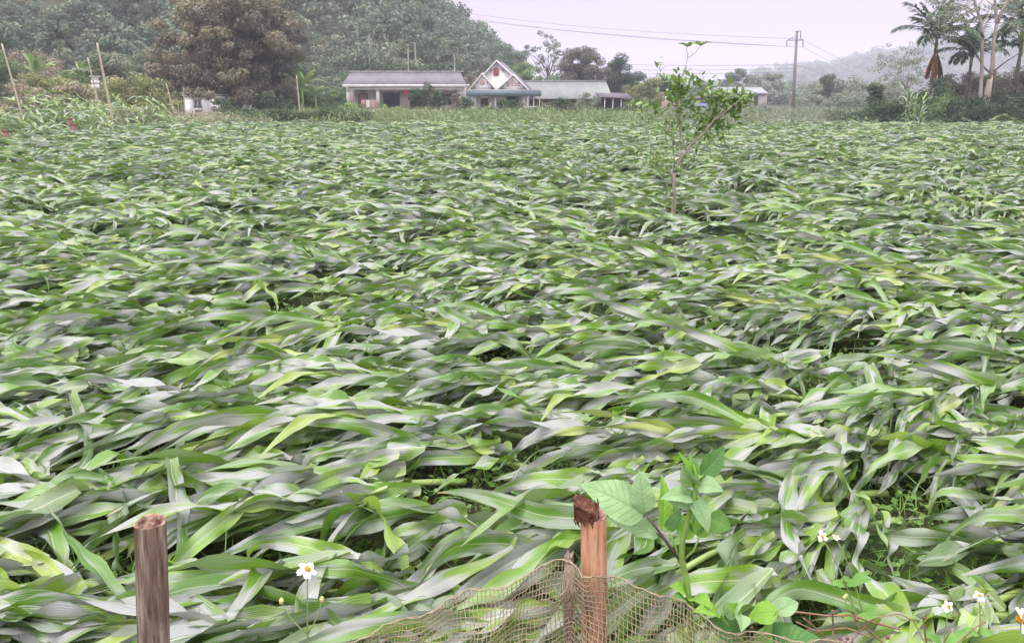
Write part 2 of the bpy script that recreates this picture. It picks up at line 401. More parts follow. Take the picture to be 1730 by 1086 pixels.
# left post: weathered, hollow top
p = at(254, 880, 1.36); g = at(258, 1080, 1.36)
lp = thing('fence_post', 'weathered grey brown wooden post with a hollowed top standing alone at lower left', 'post', (p.x, 1.36, 0))
slope = (p.x-g.x)/(p.z-g.z)
V, Q, ring = log(-slope*p.z, 0, -.12, p.z, .0305, .0288, (slope*p.z, 0), .0006, 3, flutes=.012)
obj('shaft', V, [Q], M['old_wood'], lp); V, P_ = log_top(ring, .016, .80, .5); obj('top', V, P_, M['pith'], lp)
# right post: peeled, reddish, split top
p = at(1002, 868, 1.30); g = at(1004, 1080, 1.30); slope = (p.x-g.x)/(p.z-g.z)
rp = thing('fence_post', 'peeled orange pink wooden post with a dark split bark cap, netting tied round it', 'post', (p.x, 1.30, 0))
V, Q, ring = log(-slope*p.z, 0, -.12, p.z, .0262, .0238, (slope*p.z, 0), .0012, 5, flutes=.03)
obj('shaft', V, [Q], M['peeled_wood'], rp); V, P_ = log_top(ring, .004, .85, .5); obj('top', V, P_, M['pith'], rp)
V, Q, ring = log(-.011, -.004, p.z-.004, p.z+.024, .0215, .0195, (-.007, 0), .0022, 8, nz=8, flutes=.06, tilt=(-.008, .004))
cap_ = MB(); cap_.add(V, [Q]); V2, P2 = log_top(ring, .005, .8, .4); cap_.add(V2, P2)
rng = rngof(4)
for q in range(40):
    a = rng.uniform(0, 6.28); r = .0205; z = p.z+rng.uniform(-.012, .02)
    cap_.tube([(-.012+r*math.cos(a), -.004+r*math.sin(a), z+.012), (-.012+r*1.08*math.cos(a), -.004+r*1.08*math.sin(a), z), (-.011+r*1.02*math.cos(a+.1), -.004+r*1.02*math.sin(a+.1), z-rng.uniform(.003, .010))], [.0012, .0016, .0006], 4)
cap_.build('bark_cap', M['bark_cap'], rp, True)
# short frayed stub beside it
p = at(961, 936, 1.29)
st = thing('wooden_stub', 'short frayed greyish pink stub of wood under the net beside the peeled post', 'stub', (p.x, 1.29, 0))
V, Q, ring = log(0, 0, -.1, p.z, .011, .0085, (0, 0), .003, 15, k=18, flutes=.08, tilt=(.002, 0))
sb = MB(); sb.add(V, [Q]); sb.add(*log_top(ring, .003, .8, .4)); sb.build('shaft', M['grey_wood'], st, True)

# net
M['net'] = mat_plain('net_cord', (.38, .31, .21), (.24, .19, .125), 40, .8, .2)
M['net_rope'] = mat_plain('net_hem', (.40, .32, .23), (.27, .21, .145), 40, .8, .2)
def net():
    root = thing('net', 'brown knotted mesh net sagging from the peeled post across the bottom', 'net', (at(1000, 1000, 1.27).x, 1.27, 0))
    ox = root.location.x
    top = [(560, 1092), (640, 1064), (720, 1030), (800, 1000), (860, 980), (905, 965), (940, 946), (962, 938), (975, 950), (990, 968), (1010, 975), (1032, 978), (1060, 985), (1100, 995), (1140, 1012), (1180, 1035), (1225, 1060), (1290, 1076), (1370, 1078), (1440, 1092)]
    top = np.array(top, float); nu = 136; nv = 46
    tt = np.linspace(0, 1, nu); arc = np.concatenate([[0], np.cumsum(np.hypot(*np.diff(top, axis=0).T))]); arc /= arc[-1]
    tx, ty = np.interp(tt, arc, top[:, 0]), np.interp(tt, arc, top[:, 1])
    P = np.zeros((nv, nu, 3))
    rng = rngof(21)
    for j in range(nv):
        v = j/(nv-1)
        for i in range(nu):
            x, y = tx[i], ty[i]
            Y = 1.31-.05*math.exp(-((x-1000)/30)**2)
            w = at(x, y, Y-.02); fallx = (x-985)/1300*.12*v
            z = w.z-v*.46; yy = Y-.02-.10*v+.03*math.sin(x*.021+v*3)*v*2+.012*math.sin(x*.05+v*9)
            if abs(x-1003) < 34: yy = min(yy, 1.30-math.sqrt(max(0, .031**2-((x-1003)/1000)**2))-.004)
            P[j, i] = (w.x+fallx-ox+.004*math.sin(v*14+x*.03), yy-1.27, z)
    P += rng.normal(0, .0009, P.shape)
    def strands(segs, r):
        A, B_ = segs[:, 0], segs[:, 1]; T = unit(B_-A); ref = np.array([.3, 1, .2]); s1 = unit(np.cross(T, ref)); s2 = np.cross(T, s1)
        k = 4; V = []
        for E in (A-T*r*.4, B_+T*r*.4):
            for q in range(k):
                V.append(E+r*(math.cos(q*PI/2)*s1+math.sin(q*PI/2)*s2))
        V = np.stack(V, 1); n = len(V)
        q = np.array([(a, (a+1) % k, k+(a+1) % k, k+a) for a in range(k)])
        return V.reshape(-1, 3), [(q[None]+np.arange(n)[:, None, None]*2*k).reshape(-1, 4)]
    h = np.stack([P[:, :-1], P[:, 1:]], 2).reshape(-1, 2, 3); vv = np.stack([P[:-1], P[1:]], 2).reshape(-1, 2, 3)
    m = MB(); m.add(*strands(h, .0009)); m.add(*strands(vv, .0009))
    # knots
    K = P.reshape(-1, 3); oc = np.array([(1,0,0),(-1,0,0),(0,1,0),(0,-1,0),(0,0,1),(0,0,-1)])*.0017
    f = np.array([(0,2,4),(2,1,4),(1,3,4),(3,0,4),(2,0,5),(1,2,5),(3,1,5),(0,3,5)])
    m.add((K[:, None]+oc).reshape(-1, 3), [(f[None]+np.arange(len(K))[:, None, None]*6).reshape(-1, 3)])
    m.build('mesh', M['net'], root, True)
    hm = MB()
    for o in (0,): 
        c = P[0]+np.stack([np.zeros(nu), np.full(nu, -.002), .002*np.sin(np.arange(nu)*1.1+o*PI)], -1); hm.tube(c, .0012, 5)
    # gathered cords lashed round the stub
    s0 = at(962, 945, 1.29)
    for q in range(60):
        a0 = rng.uniform(-.014, .014); b0 = rng.uniform(-.03, .05)
        hm.tube(bez((s0.x-ox+a0*.7, .005-.016, s0.z+rng.uniform(-.006, .01)), (s0.x-ox+a0*1.3, -.01, s0.z-.03), (s0.x-ox+b0, -.02, s0.z-rng.uniform(.04, .09)), 7), .0009, 4)
    hm.build('hem', M['net_rope'], root, True)
net()

# broad toothed leaves
def mat_weed(name, c_lo, c_hi, vein):
    b = NB(name); u = b.attr('u'); t = b.attr('t'); r = b.attr('rnd'); au = b.math('ABSOLUTE', u)
    c = b.mix(b.range(b.noise(30, 4, b.coord('Object')), .3, .7, 0, 1), c_lo, c_hi)
    c = b.mix(b.math('MULTIPLY', r, .5), c, tuple(q*.6 for q in c_lo))
    s = b.math('FRACT', b.math('MULTIPLY', b.math('SUBTRACT', t, b.math('MULTIPLY', au, .22)), 9.0))
    v1 = b.range(b.math('ABSOLUTE', b.math('SUBTRACT', s, .5)), 0, .10, 1, 0)
    v1 = b.math('MULTIPLY', v1, b.range(au, .75, .95, 1, 0)); mid = b.range(au, .03, .09, 1, 0)
    ve = b.math('MAXIMUM', v1, mid); c = b.mix(b.math('MULTIPLY', ve, .22), c, vein)
    nrm = b.bump(b.math('ADD', b.math('MULTIPLY', ve, -1), b.math('MULTIPLY', b.noise(60, 4, b.coord('Object')), .8)), .45, .003)
    return b.done(c, .5, .4, nrm, trans=.3, tcol=b.mix(.5, c, (.25, .45, .03)))
M['weed_pale'] = mat_weed('weed_leaf_pale', (0.260, 0.429, 0.195), (0.364, 0.533, 0.273), (0.104, 0.221, 0.065))
M['weed_green'] = mat_weed('weed_leaf_green', (0.130, 0.312, 0.058), (0.208, 0.416, 0.078), (0.286, 0.468, 0.156))
M['weed_dark'] = mat_weed('weed_leaf_dark', (0.058, 0.169, 0.039), (0.098, 0.247, 0.058), (0.156, 0.325, 0.117))
M['weed_bright'] = mat_weed('weed_leaf_bright', (0.221, 0.468, 0.046), (0.338, 0.585, 0.078), (0.390, 0.598, 0.156))
M['weed_stem'] = mat_plain('weed_stem', (0.221, 0.351, 0.078), (0.143, 0.247, 0.058), 20, .55, .35)
M['weed_stem_dark'] = mat_plain('weed_stem_dark', (0.117, 0.078, 0.065), (0.065, 0.046, 0.039), 20, .6, .35)
def broad_leaf(base, tip, width, nrm, fold=.3, curl=.15, teeth=14, nseg=30, ncr=8, ruffle=.02, seed=0, petiole=0):
    rng = rngof(seed)
    b = np.array(tuple(base)); e_ = np.array(tuple(tip)); ax = e_-b; L = np.linalg.norm(ax); ax /= L
    N = np.array(nrm, float); N -= N.dot(ax)*ax; N /= np.linalg.norm(N); Sd = np.cross(ax, N)
    t = np.linspace(0, 1, nseg+1); u = np.linspace(-1, 1, 2*ncr//2*2+1)
    w = np.sin(PI*np.clip(t, 0, 1)**.72)**.85*(1-.25*t)+.0; w = w/w.max()
    w[0] = .04; w[-1] = .01
    saw = 1+.07*((t*teeth) % 1-.5)*(t > .1)
    c = b+ax*(t*L)[:, None]-N*(curl*L*(t-.45)**2*1.6)[:, None]+N*curl*L*.3*0
    hw = width*.5*w*saw; ph = rng.uniform(0, 6)
    lift = fold*np.abs(u)[None]*hw[:, None]+ruffle*L*np.sin(t[:, None]*17+ph+u[None]*2)*np.abs(u)[None]**1.5*w[:, None]
    pucker = .0035*L*np.cos((t[:, None]-np.abs(u)[None]*.22)*9*2*PI)*w[:, None]*(1-np.abs(u)[None])*2
    V = c[:, None]+Sd*(u[None]*hw[:, None])[..., None]+N*(lift+pucker)[..., None]
    nc = len(u); i = np.arange(nseg)[:, None]*nc+np.arange(nc-1)[None]
    Q = np.stack([i, i+1, i+nc+1, i+nc], -1).reshape(-1, 4); r = rng.random()
    sh = (nseg+1, nc)
    return V.reshape(-1, 3), [Q], dict(t=np.broadcast_to(t[:, None], sh).ravel(), u=np.broadcast_to(u[None], sh).ravel(), rnd=np.full(sh[0]*nc, r))
def weed(root, leaves, Y, ox):
    for k, (bx, by, tx, ty, w, nrm, mat, dy, fold, curl) in enumerate(leaves):
        b = at(bx, by, Y); e_ = at(tx, ty, Y+dy); b.x -= ox; e_.x -= ox; b.y -= Y; e_.y -= Y
        V, P_, A = broad_leaf(b, e_, w*Y/1300*1.02, nrm, fold, curl, seed=k*7+int(bx))
        obj('leaf', V, P_, M[mat], root, A)
WY = 1.36; c0 = at(1168, 1086, WY)
wd = thing('broadleaf_weed', 'tall leafy weed with broad toothed pale leaves right of the peeled post', 'weed', (c0.x, WY, 0))
def wp(x, y, dy=0, Y=WY, o=c0):
    q = at(x, y, Y+dy); return (q.x-o.x, q.y-Y, q.z)
sm = MB(); sm.tube([(0, 0, -.02), (0.002, .0, .35), wp(1168, 1086), wp(1166, 1020), wp(1159, 975), wp(1151, 945), wp(1153, 912), wp(1163, 872), wp(1174, 838), wp(1177, 805), wp(1172, 785)], [.008, .0075, .0062, .006, .0058, .0062, .0058, .0052, .0045, .003, .0015], 10)
for q in ([(1151, 948), (1172, 930), (1182, 905)], [(1148, 950), (1142, 925), (1130, 896)], [(1175, 835), (1190, 850), (1198, 874)], [(1176, 812), (1182, 808), (1188, 802)]):
    sm.tube([wp(*a) for a in q], [.0028, .0022, .0016], 7)
sm.build('stem', M['weed_stem'], wd, True)
sm = MB(); sm.tube([wp(1149, 946), wp(1128, 918), wp(1108, 890), wp(1090, 868)], [.0034, .003, .0026, .002], 8); sm.tube([wp(1120, 908), wp(1112, 903), wp(1109, 900)], [.002, .0018, .0015], 6); sm.build('side_branch', M['weed_stem_dark'], wd, True)
UPN = (0, -.75, .65)
weed(wd, [
 (1090, 868, 984, 814, 74, (.1, -.7, .7), 'weed_pale', .02, .12, .25),
 (1089, 866, 1080, 794, 46, (-.2, -.8, .5), 'weed_pale', .03, .15, .2),
 (1112, 902, 1020, 868, 36, (.1, -.5, .85), 'weed_pale', .05, .1, .3),
 (1122, 897, 1122, 799, 34, (.5, -.9, .1), 'weed_bright', .05, .25, .15),
 (1137, 893, 1125, 833, 40, (-.1, -.9, .2), 'weed_dark', .05, .15, .2),
 (1176, 828, 1151, 764, 26, (.75, -.7, .2), 'weed_bright', .0, .55, .15),
 (1174, 824, 1152, 788, 34, (-.5, -.8, .4), 'weed_pale', -.01, .25, .2),
 (1186, 803, 1228, 754, 40, (.2, -.85, .3), 'weed_dark', .04, .2, .2),
 (1178, 816, 1220, 824, 36, (.1, -.65, .75), 'weed_pale', -.03, .15, .5),
 (1175, 835, 1122, 836, 34, (0, -.6, .8), 'weed_pale', -.03, .2, .45),
 (1174, 838, 1134, 850, 36, (0, -.9, .15), 'weed_pale', -.02, .2, .4),
 (1173, 837, 1199, 898, 34, (.15, -.9, .4), 'weed_pale', -.05, .25, .3),
 (1198, 873, 1238, 893, 40, (.1, -.8, .6), 'weed_green', -.01, .15, .35),
 (1181, 907, 1192, 862, 38, (.1, -.95, .1), 'weed_bright', .03, .2, .2),
 (1168, 910, 1146, 866, 36, (-.1, -.95, .1), 'weed_bright', .04, .2, .2),
 (1178, 900, 1170, 850, 34, (0, -1, .1), 'weed_dark', .06, .2, .2),
 (1131, 897, 1143, 850, 26, (.1, -.95, .1), 'weed_green', .05, .2, .2),
 (1177, 806, 1166, 768, 20, (-.3, -.9, .1), 'weed_green', .02, .3, .1),
 (1165, 1003, 1138, 985, 32, (0, -.4, .9), 'weed_bright', -.02, .15, .4),
 (1166, 1004, 1200, 1018, 36, (0, -.35, .9), 'weed_bright', -.06, .15, .35),
 (1166, 1012, 1136, 1006, 26, (0, -.4, .9), 'weed_green', -.05, .15, .35)], WY, c0.x)
c1 = at(1262, 1086, 1.32)
wd2 = thing('broadleaf_weed', 'low leafy weed with dark and light broad leaves at bottom right of the net', 'weed', (c1.x, 1.32, 0))
def wq(x, y, dy=0): return wp(x, y, dy, 1.32, c1)
sm = MB(); sm.tube([(0, 0, 0), wq(1262, 1086), wq(1240, 1070), wq(1222, 1046), wq(1219, 1028)], [.006, .004, .0032, .0025, .0018], 8)
sm.tube([wq(1256, 1082), wq(1258, 1050), wq(1248, 1030)], [.003, .0025, .0015], 7); sm.tube([wq(1262, 1086), wq(1290, 1062), wq(1312, 1030)], [.0035, .0028, .0015], 7); sm.build('stem', M['weed_stem'], wd2, True)
weed(wd2, [
 (1222, 1040, 1252, 1016, 30, (.1, -.5, .8), 'weed_pale', -.01, .2, .6),
 (1219, 1032, 1176, 1026, 30, (0, -.4, .9), 'weed_bright', -.03, .15, .4),
 (1250, 1032, 1256, 1062, 34, (.1, -.9, .3), 'weed_pale', -.04, .25, .4),
 (1248, 1034, 1232, 1022, 26, (-.2, -.7, .6), 'weed_bright', -.02, .2, .3),
 (1312, 1032, 1262, 1040, 42, (.2, -.55, .8), 'weed_bright', .02, .12, .3),
 (1313, 1032, 1352, 1012, 34, (.1, -.5, .9), 'weed_pale', .02, .2, .5),
 (1262, 1080, 1192, 1046, 52, (0, -.55, .8), 'weed_dark', -.02, .12, .3),
 (1290, 1095, 1380, 1072, 74, (.05, -.5, .85), 'weed_dark', -.03, .1, .35),
 (1275, 1100, 1325, 1048, 40, (.2, -.6, .7), 'weed_green', .02, .15, .3)], 1.32, c1.x)

# bidens flowers
M['petal'] = mat_plain('white_petal', (.84, .84, .8), (.76, .77, .7), 30, .6, .25)
M['disc'] = mat_plain('flower_disc', (.75, .36, .03), (.5, .2, .02), 120, .8, .1, bump=.8, bscale=300)
M['bud'] = mat_plain('flower_bud', (.62, .56, .26), (.40, .42, .14), 90, .7, .2)
M['thin_stem'] = mat_plain('thin_stem', (.26, .33, .13), (.18, .24, .08), 20, .6, .3)
def bidens(px_, py_, Y, size, face, label, base=None, side=None, seed=0, npet=5, extra_buds=1):
    rng = rngof(seed); h = at(px_, py_, Y); bx = at(base or px_, 1086, Y).x
    root = thing('daisy_flower', label, 'flower', (bx, Y, 0))
    hx = h.x-bx; pts = bez((0, 0, -.01), (rng.uniform(-.01, .01), 0, h.z*.6), (hx, 0, h.z-.004), 12)
    m = MB(); m.tube(pts, np.linspace(.0028, .0013, 12), 6)
    heads = []
    for q in range(extra_buds):
        j = int(rng.integers(6, 10)); d = np.array([rng.uniform(.02, .05)*rng.choice([-1, 1]), rng.uniform(-.02, .02), rng.uniform(.04, .09)])
        m.tube(bez(pts[j], pts[j]+d*[.7, .7, .4], pts[j]+d, 6), [.0014, .0013, .0012, .0011, .001, .001], 5); heads.append(pts[j]+d)
    m.build('stem', M['thin_stem'], root, True)
    lf = MB()
    for j in (4, 6, 8):
        for s in (-1, 1):
            d = np.array([s*rng.uniform(.04, .07), rng.uniform(-.03, .03), rng.uniform(-.01, .03)])
            V, P_, A = broad_leaf(pts[j], pts[j]+d, .024, (0, -.4, 1), .2, .3, 10, 12, 4, seed=int(rng.integers(999))); lf.add(V, P_, **A)
    lf.build('foliage', M['weed_green'], root, True)
    if heads:
        bd = MB()
        for c in heads:
            bd.tube([c-np.array([0, 0, .004]), c, c+[0, 0, .005], c+[0, 0, .009]], [.0015, .0045, .0045, .0018], 8)
        bd.build('bud', M['bud'], root, True)
    F_ = np.array(face, float); F_ /= np.linalg.norm(F_); s1 = unit(np.cross(F_, [0.1, .3, 1])); s2 = np.cross(F_, s1); C = np.array([hx, 0, h.z])
    R = size*Y/1300/2
    hd = MB(); hd.tube([C-F_*R*.35, C, C+F_*R*.18, C+F_*R*.3], [R*.22, R*.36, R*.34, R*.1], 10); head = hd.build('flower_head', M['disc'], root, True)
    for q in range(npet):
        a = q*2*PI/npet+rng.normal(0, .12); d = math.cos(a)*s1+math.sin(a)*s2; dr = rng.uniform(-.45, .2); R_ = R; R = R_*rng.uniform(.85, 1.1)
        sd = np.cross(F_, d); t = np.linspace(0, 1, 8); u = np.linspace(-1, 1, 5)
        w = R*.36*np.sin(PI*np.clip(t*.8+.12, 0, 1))**.6
        V = C+d*(R*(.28+.74*t))[:, None, None]+sd*(w[:, None]*u[None])[..., None]+F_*((R*dr*t**2)[:, None]+.1*R*(1-u[None]**2)+R*.05*np.cos(u*9)[None]*t[:, None])[..., None]
        i = np.arange(7)[:, None]*5+np.arange(4)[None]
        pm = MB(); pm.add(V.reshape(-1, 3), [np.stack([i, i+1, i+6, i+5], -1).reshape(-1, 4)]); pm.build('petal', M['petal'], head, True); R = R_
bidens(519, 962, 1.30, 37, (.45, -.12, .9), 'white daisy with an orange centre on a thin stem right of the left post', 512, seed=1, npet=5, extra_buds=2)
bidens(1389, 906, 1.85, 19, (.05, -.8, .6), 'small white daisy highest of those at lower right, among dark leaves', 1475, seed=2, extra_buds=1)
bidens(1413, 907, 1.9, 15, (.1, -.25, 1), 'small white daisy seen edge on just right of the highest one', 1478, seed=3, extra_buds=1)
bidens(1602, 1024, 1.75, 21, (.1, -.75, .7), 'small white daisy facing forward between the net edge and the right border', 1588, seed=4, extra_buds=0)
bidens(1655, 1006, 1.8, 20, (0, -.4, .9), 'small white daisy tilted up beside the right hand maize leaves', 1658, seed=5, extra_buds=0)
bidens(1726, 1046, 1.3, 50, (.75, -.5, .25), 'large white daisy cut by the right edge of the photo', 1724, seed=6, extra_buds=1)

# dry vines bottom right
M['vine'] = mat_plain('dry_vine', (.30, .17, .12), (.18, .09, .06), 30, .7, .3)
M['berry'] = mat_plain('berry', (.25, .07, .07), (.14, .04, .04), 60, .5, .4)
vr = at(1430, 1060, 1.5); vn = thing('dry_vine', 'dry reddish brown vine with small dark berries trailing at bottom right', 'vine', (vr.x, 1.5, 0))
m = MB(); rng = rngof(9)
def vp(x, y, dy=0):
    q = at(x, y, 1.5+dy); return np.array((q.x-vr.x, q.y-1.5, q.z))
for q in ([(1325, 1038), (1345, 1033), (1400, 1040), (1440, 1038), (1470, 1050), (1520, 1062)], [(1450, 1062), (1480, 1042), (1520, 1036), (1545, 1050), (1560, 1082)], [(1358, 1044), (1375, 1058), (1400, 1082), (1420, 1090)], [(1406, 1030), (1408, 1060), (1405, 1092)], [(1460, 1058), (1480, 1075), (1500, 1092)], [(1345, 1050), (1380, 1066), (1430, 1060), (1470, 1075)], [(1590, 1092), (1606, 1064), (1612, 1058)], [(1610, 1092), (1650, 1058), (1665, 1050)], [(1560, 1040), (1562, 1060), (1566, 1092)], [(1300, 1090), (1340, 1070), (1372, 1062)], [(1430, 1092), (1450, 1070), (1462, 1055)]):
    pts = np.array([vp(x, y, rng.uniform(-.02, .02)) for x, y in q]); t = np.linspace(0, 1, len(pts)); tt = np.linspace(0, 1, len(pts)*4)
    m.tube(np.stack([np.interp(tt, t, pts[:, k]) for k in range(3)], -1), rng.uniform(.0012, .0022), 5)
m.tube([vp(1440, 1075), vp(1440, 1092), (.02, .05, .0)], .002, 5)
m.build('stem', M['vine'], vn, True)
for (x, y) in ((1424, 1041), (1447, 1046), (1420, 1080), (1428, 1086), (1415, 1088), (1500, 1076), (1562, 1044), (1276, 1052), (1270, 1060), (1282, 1048), (1432, 1078)):
    c = vp(x, y); r = rng.uniform(.003, .0055); bm_ = MB(); bm_.tube([c-[0, 0, r], c-[0, 0, r*.6], c, c+[0, 0, r*.6], c+[0, 0, r]], [r*.2, r*.8, r, r*.8, r*.2], 8); bm_.build('berry', M['berry'], vn, True)

# ground weeds under the maize
def leaf_cards(P, D, L, Wd, rng, bend=.0):
    n = len(P); D = unit(D); r = rng.normal(0, 1, (n, 3)); s = unit(np.cross(D, r)); L = np.broadcast_to(L, (n,))[:, None]; Wd = np.broadcast_to(Wd, (n,))[:, None]
    N = np.cross(D, s)
    V = np.stack([P, P+D*L*.5+s*Wd*.5+N*L*bend, P+D*L, P+D*L*.5-s*Wd*.5+N*L*bend], 1)
    return V.reshape(-1, 3), (np.arange(n)[:, None]*4+np.arange(4)[None])
M['clover'] = mat_foliage('ground_weed', [(0, (.08, .20, .03)), (.5, (.17, .33, .06)), (1, (.32, .45, .15))], .35, .55, .4, .4)
rng = rngof(31); n = 90000
yy = 1.6+13*rng.random(n)**1.6; xx = rng.uniform(-1, 1, n)*(yy*.72+1)
pn = np.sin(xx*2.3+1)*np.sin(yy*2.9)+.6*np.sin(xx*5.1+yy*4.3); kp = pn > -1.2; xx, yy = xx[kp], yy[kp]; n = len(xx)
P_ = np.stack([xx, yy, rng.uniform(.0, .13, n)], -1); blade = rng.random(n) < .3
D = np.where(blade[:, None], rng.normal(0, 1, (n, 3))*[.8, .8, .3]+[0, 0, .5], rng.normal(0, 1, (n, 3))*[1, 1, .25])
V, Q = leaf_cards(P_, D, np.where(blade, rng.uniform(.08, .2, n), rng.uniform(.02, .045, n)), np.where(blade, .004, rng.uniform(.018, .035, n)), rng, .05)
r2 = np.repeat(np.clip(.5+.3*np.sin(xx*1.7)*np.cos(yy*2.1)+rng.normal(0, .15, n), 0, 1), 4); r1 = np.repeat(rng.random(n), 4)
tag(obj('ground_weeds', V, [Q], M['clover'], None, dict(rnd=r1, rnd2=r2)), 'low creeping weeds and grass in the gaps between the flattened maize', 'weeds', kind='stuff')
# ------------------------------------------------------------------ hills and woods
def fnoise(x, y, s=1.0, ph=0.0):
    return (np.sin(x*.9*s+1.3*np.sin(y*.7*s+ph))+np.sin(y*1.1*s+1.7*np.cos(x*.6*s-ph))+.5*np.sin(2.3*x*s+1.9*y*s+ph))/2.5
def hill_h(x, y):
    foot = np.clip((y-86)/70, 0, 1); foot = foot*foot*(3-2*foot)
    edge = np.clip((4.5-x-(y-100)*.03)/46, 0, 1)**.95
    left = np.clip((-30-x)/40, 0, 1)*np.clip((y-70)/50, 0, 1)
    h = 40*foot*edge+9*left
    return np.minimum(h*(1+.12*fnoise(x, y, .06)), 44)
def terrain(name, x0, x1, y0, y1, nx, ny, fn, mat, kind='structure'):
    X, Y = np.meshgrid(np.linspace(x0, x1, nx), np.linspace(y0, y1, ny)); Z = fn(X, Y)-.06
    i = np.arange(ny-1)[:, None]*nx+np.arange(nx-1)[None]
    return tag(obj(name, np.stack([X, Y, Z], -1).reshape(-1, 3), [np.stack([i, i+1, i+nx+1, i+nx], -1).reshape(-1, 4)], mat), kind=kind)
M['hill'] = mat_plain('hill_ground', (.115, .11, .07), (.05, .06, .03), .25, .95, .1, bump=.6, bscale=2)
terrain('hill', -220, 10, 70, 300, 120, 120, hill_h, M['hill'])
def far_h(x, y):
    r = np.clip((x-190)/330, 0, 1); r2 = np.clip((y-560)/60, 0, 1)*np.clip((900-y)/120, 0, 1)
    return r2*(4+54*r**.8*(1+.25*fnoise(x, y, .02))+3*fnoise(x, y, .07))
terrain('far_hill', 120, 880, 540, 920, 160, 60, far_h, M['hill'])
M['bark'] = mat_postwood('bark', [(.3, (.06, .045, .035)), (.5, (.14, .11, .085)), (.7, (.24, .2, .16))], (6, 6, 1.5))
M['pale_bark'] = mat_postwood('pale_bark', [(.3, (.24, .19, .16)), (.5, (.34, .28, .24)), (.7, (.43, .37, .33))], (5, 5, 1))
M['white_bark'] = mat_postwood('white_bark', [(.3, (.36, .34, .3)), (.5, (.52, .5, .46)), (.7, (.62, .6, .56))], (5, 5, 1))
G = {
 'brown': [(0, (0.097, 0.082, 0.065)), (.25, (0.172, 0.149, 0.111)), (.45, (0.242, 0.218, 0.158)), (.65, (0.307, 0.256, 0.181)), (.8, (0.371, 0.282, 0.193)), (.9, (0.234, 0.243, 0.159)), (1, (0.165, 0.193, 0.109))],
 'olive': [(0, (0.105, 0.131, 0.053)), (.5, (0.246, 0.272, 0.105)), (1, (0.474, 0.474, 0.194))],
 'green': [(0, (0.064, 0.108, 0.051)), (.5, (0.149, 0.231, 0.094)), (1, (0.294, 0.394, 0.169))],
 'dark': [(0, (0.025, 0.046, 0.025)), (.5, (0.058, 0.098, 0.048)), (1, (0.115, 0.173, 0.081))],
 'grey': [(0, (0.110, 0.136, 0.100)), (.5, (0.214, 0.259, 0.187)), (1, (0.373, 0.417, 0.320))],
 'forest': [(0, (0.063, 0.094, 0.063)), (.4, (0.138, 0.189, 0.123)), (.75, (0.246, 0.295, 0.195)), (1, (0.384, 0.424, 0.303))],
 'mauve': [(0, (0.093, 0.081, 0.071)), (.5, (0.172, 0.167, 0.128)), (1, (0.288, 0.256, 0.202))],
 'light': [(0, (0.149, 0.257, 0.068)), (.5, (0.297, 0.446, 0.121)), (1, (0.486, 0.600, 0.216))],
 'scrub': [(0, (0.157, 0.140, 0.096)), (.4, (0.316, 0.272, 0.194)), (.7, (0.474, 0.386, 0.281)), (1, (0.351, 0.439, 0.194))],
 'citrus': [(0, (0.041, 0.108, 0.027)), (.5, (0.101, 0.230, 0.041)), (1, (0.270, 0.446, 0.095))],
}
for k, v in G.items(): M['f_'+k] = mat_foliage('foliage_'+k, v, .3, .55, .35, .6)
def crown_arrays(rng, clumps, size, dens, aspect=.55, outward=.6, up=.15, jitter=.5):
    """leaf cards on clump shells: V, Q, rnd, rnd2"""
    Ps, Ds, Ns, r2 = [], [], [], []
    for c, r in clumps:
        r = np.broadcast_to(np.array(r, float), (3,)); n = max(8, int(dens*4*PI*(r.mean()**2)))
        d = unit(rng.normal(0, 1, (n, 3))); rad = rng.uniform(.35, 1.05, n)**.6
        nr = unit(d*.9+np.array([0, 0, .3])+rng.normal(0, jitter*.8, (n, 3))); Ps.append(np.array(c)+d*r*rad[:, None]); Ns.append(nr)
        Ds.append(unit(np.cross(nr, rng.normal(0, 1, (n, 3)))+np.array([0, 0, -.25]))); r2.append(np.full(n, rng.random()))
    P, D, N, r2 = np.vstack(Ps), np.vstack(Ds), np.vstack(Ns), np.concatenate(r2); n = len(P)
    L = (size*rng.uniform(.6, 1.4, n))[:, None]; s = unit(np.cross(N, D)); P = P-D*L*.5
    V = np.stack([P, P+D*L*.45+s*L*aspect*.5+N*L*.06, P+D*L, P+D*L*.45-s*L*aspect*.5+N*L*.06], 1).reshape(-1, 3)
    return V, np.arange(n)[:, None]*4+np.arange(4)[None], np.repeat(rng.random(n), 4), np.repeat(r2, 4)
def ell_clumps(rng, n, cen, rad, cr, shell=(.45, .95), zpow=1.0):
    out = []; cen = np.array(cen, float); rad = np.array(rad, float)
    for _ in range(n):
        d = unit(rng.normal(0, 1, 3)); d = d/(np.abs(d)**2.8).sum()**(1/2.8); f = rng.uniform(*shell)
        r = rng.uniform(*cr)*rad.mean(); out.append((cen+d*rad*f, (r, r, r*.72)))
    return out
def limb_mesh(rng, clumps, h0, r0, mat, root, lean=(0, 0), nlimb=9, name='trunk', split=None):
    m = MB(); top = np.array([lean[0], lean[1], h0])
    m.tube(bez((0, 0, -.15), (lean[0]*.2, lean[1]*.2, h0*.5), top, 9), np.linspace(r0*1.25, r0*.7, 9)*np.array([1.25]+[1]*8), 10)
    ids = rng.permutation(len(clumps))[:nlimb]
    for q in ids:
        c = np.array(clumps[q][0]); s = rng.uniform(.55, 1); st_ = np.array([lean[0]*s, lean[1]*s, h0*s])
        mid = (st_+c)/2+rng.normal(0, .08, 3)*np.linalg.norm(c-st_)+[0, 0, .1*np.linalg.norm(c-st_)]
        m.tube(bez(st_, mid, c, 7), np.linspace(r0*.42, r0*.08, 7), 6)
    return m.build(name, mat, root, True)
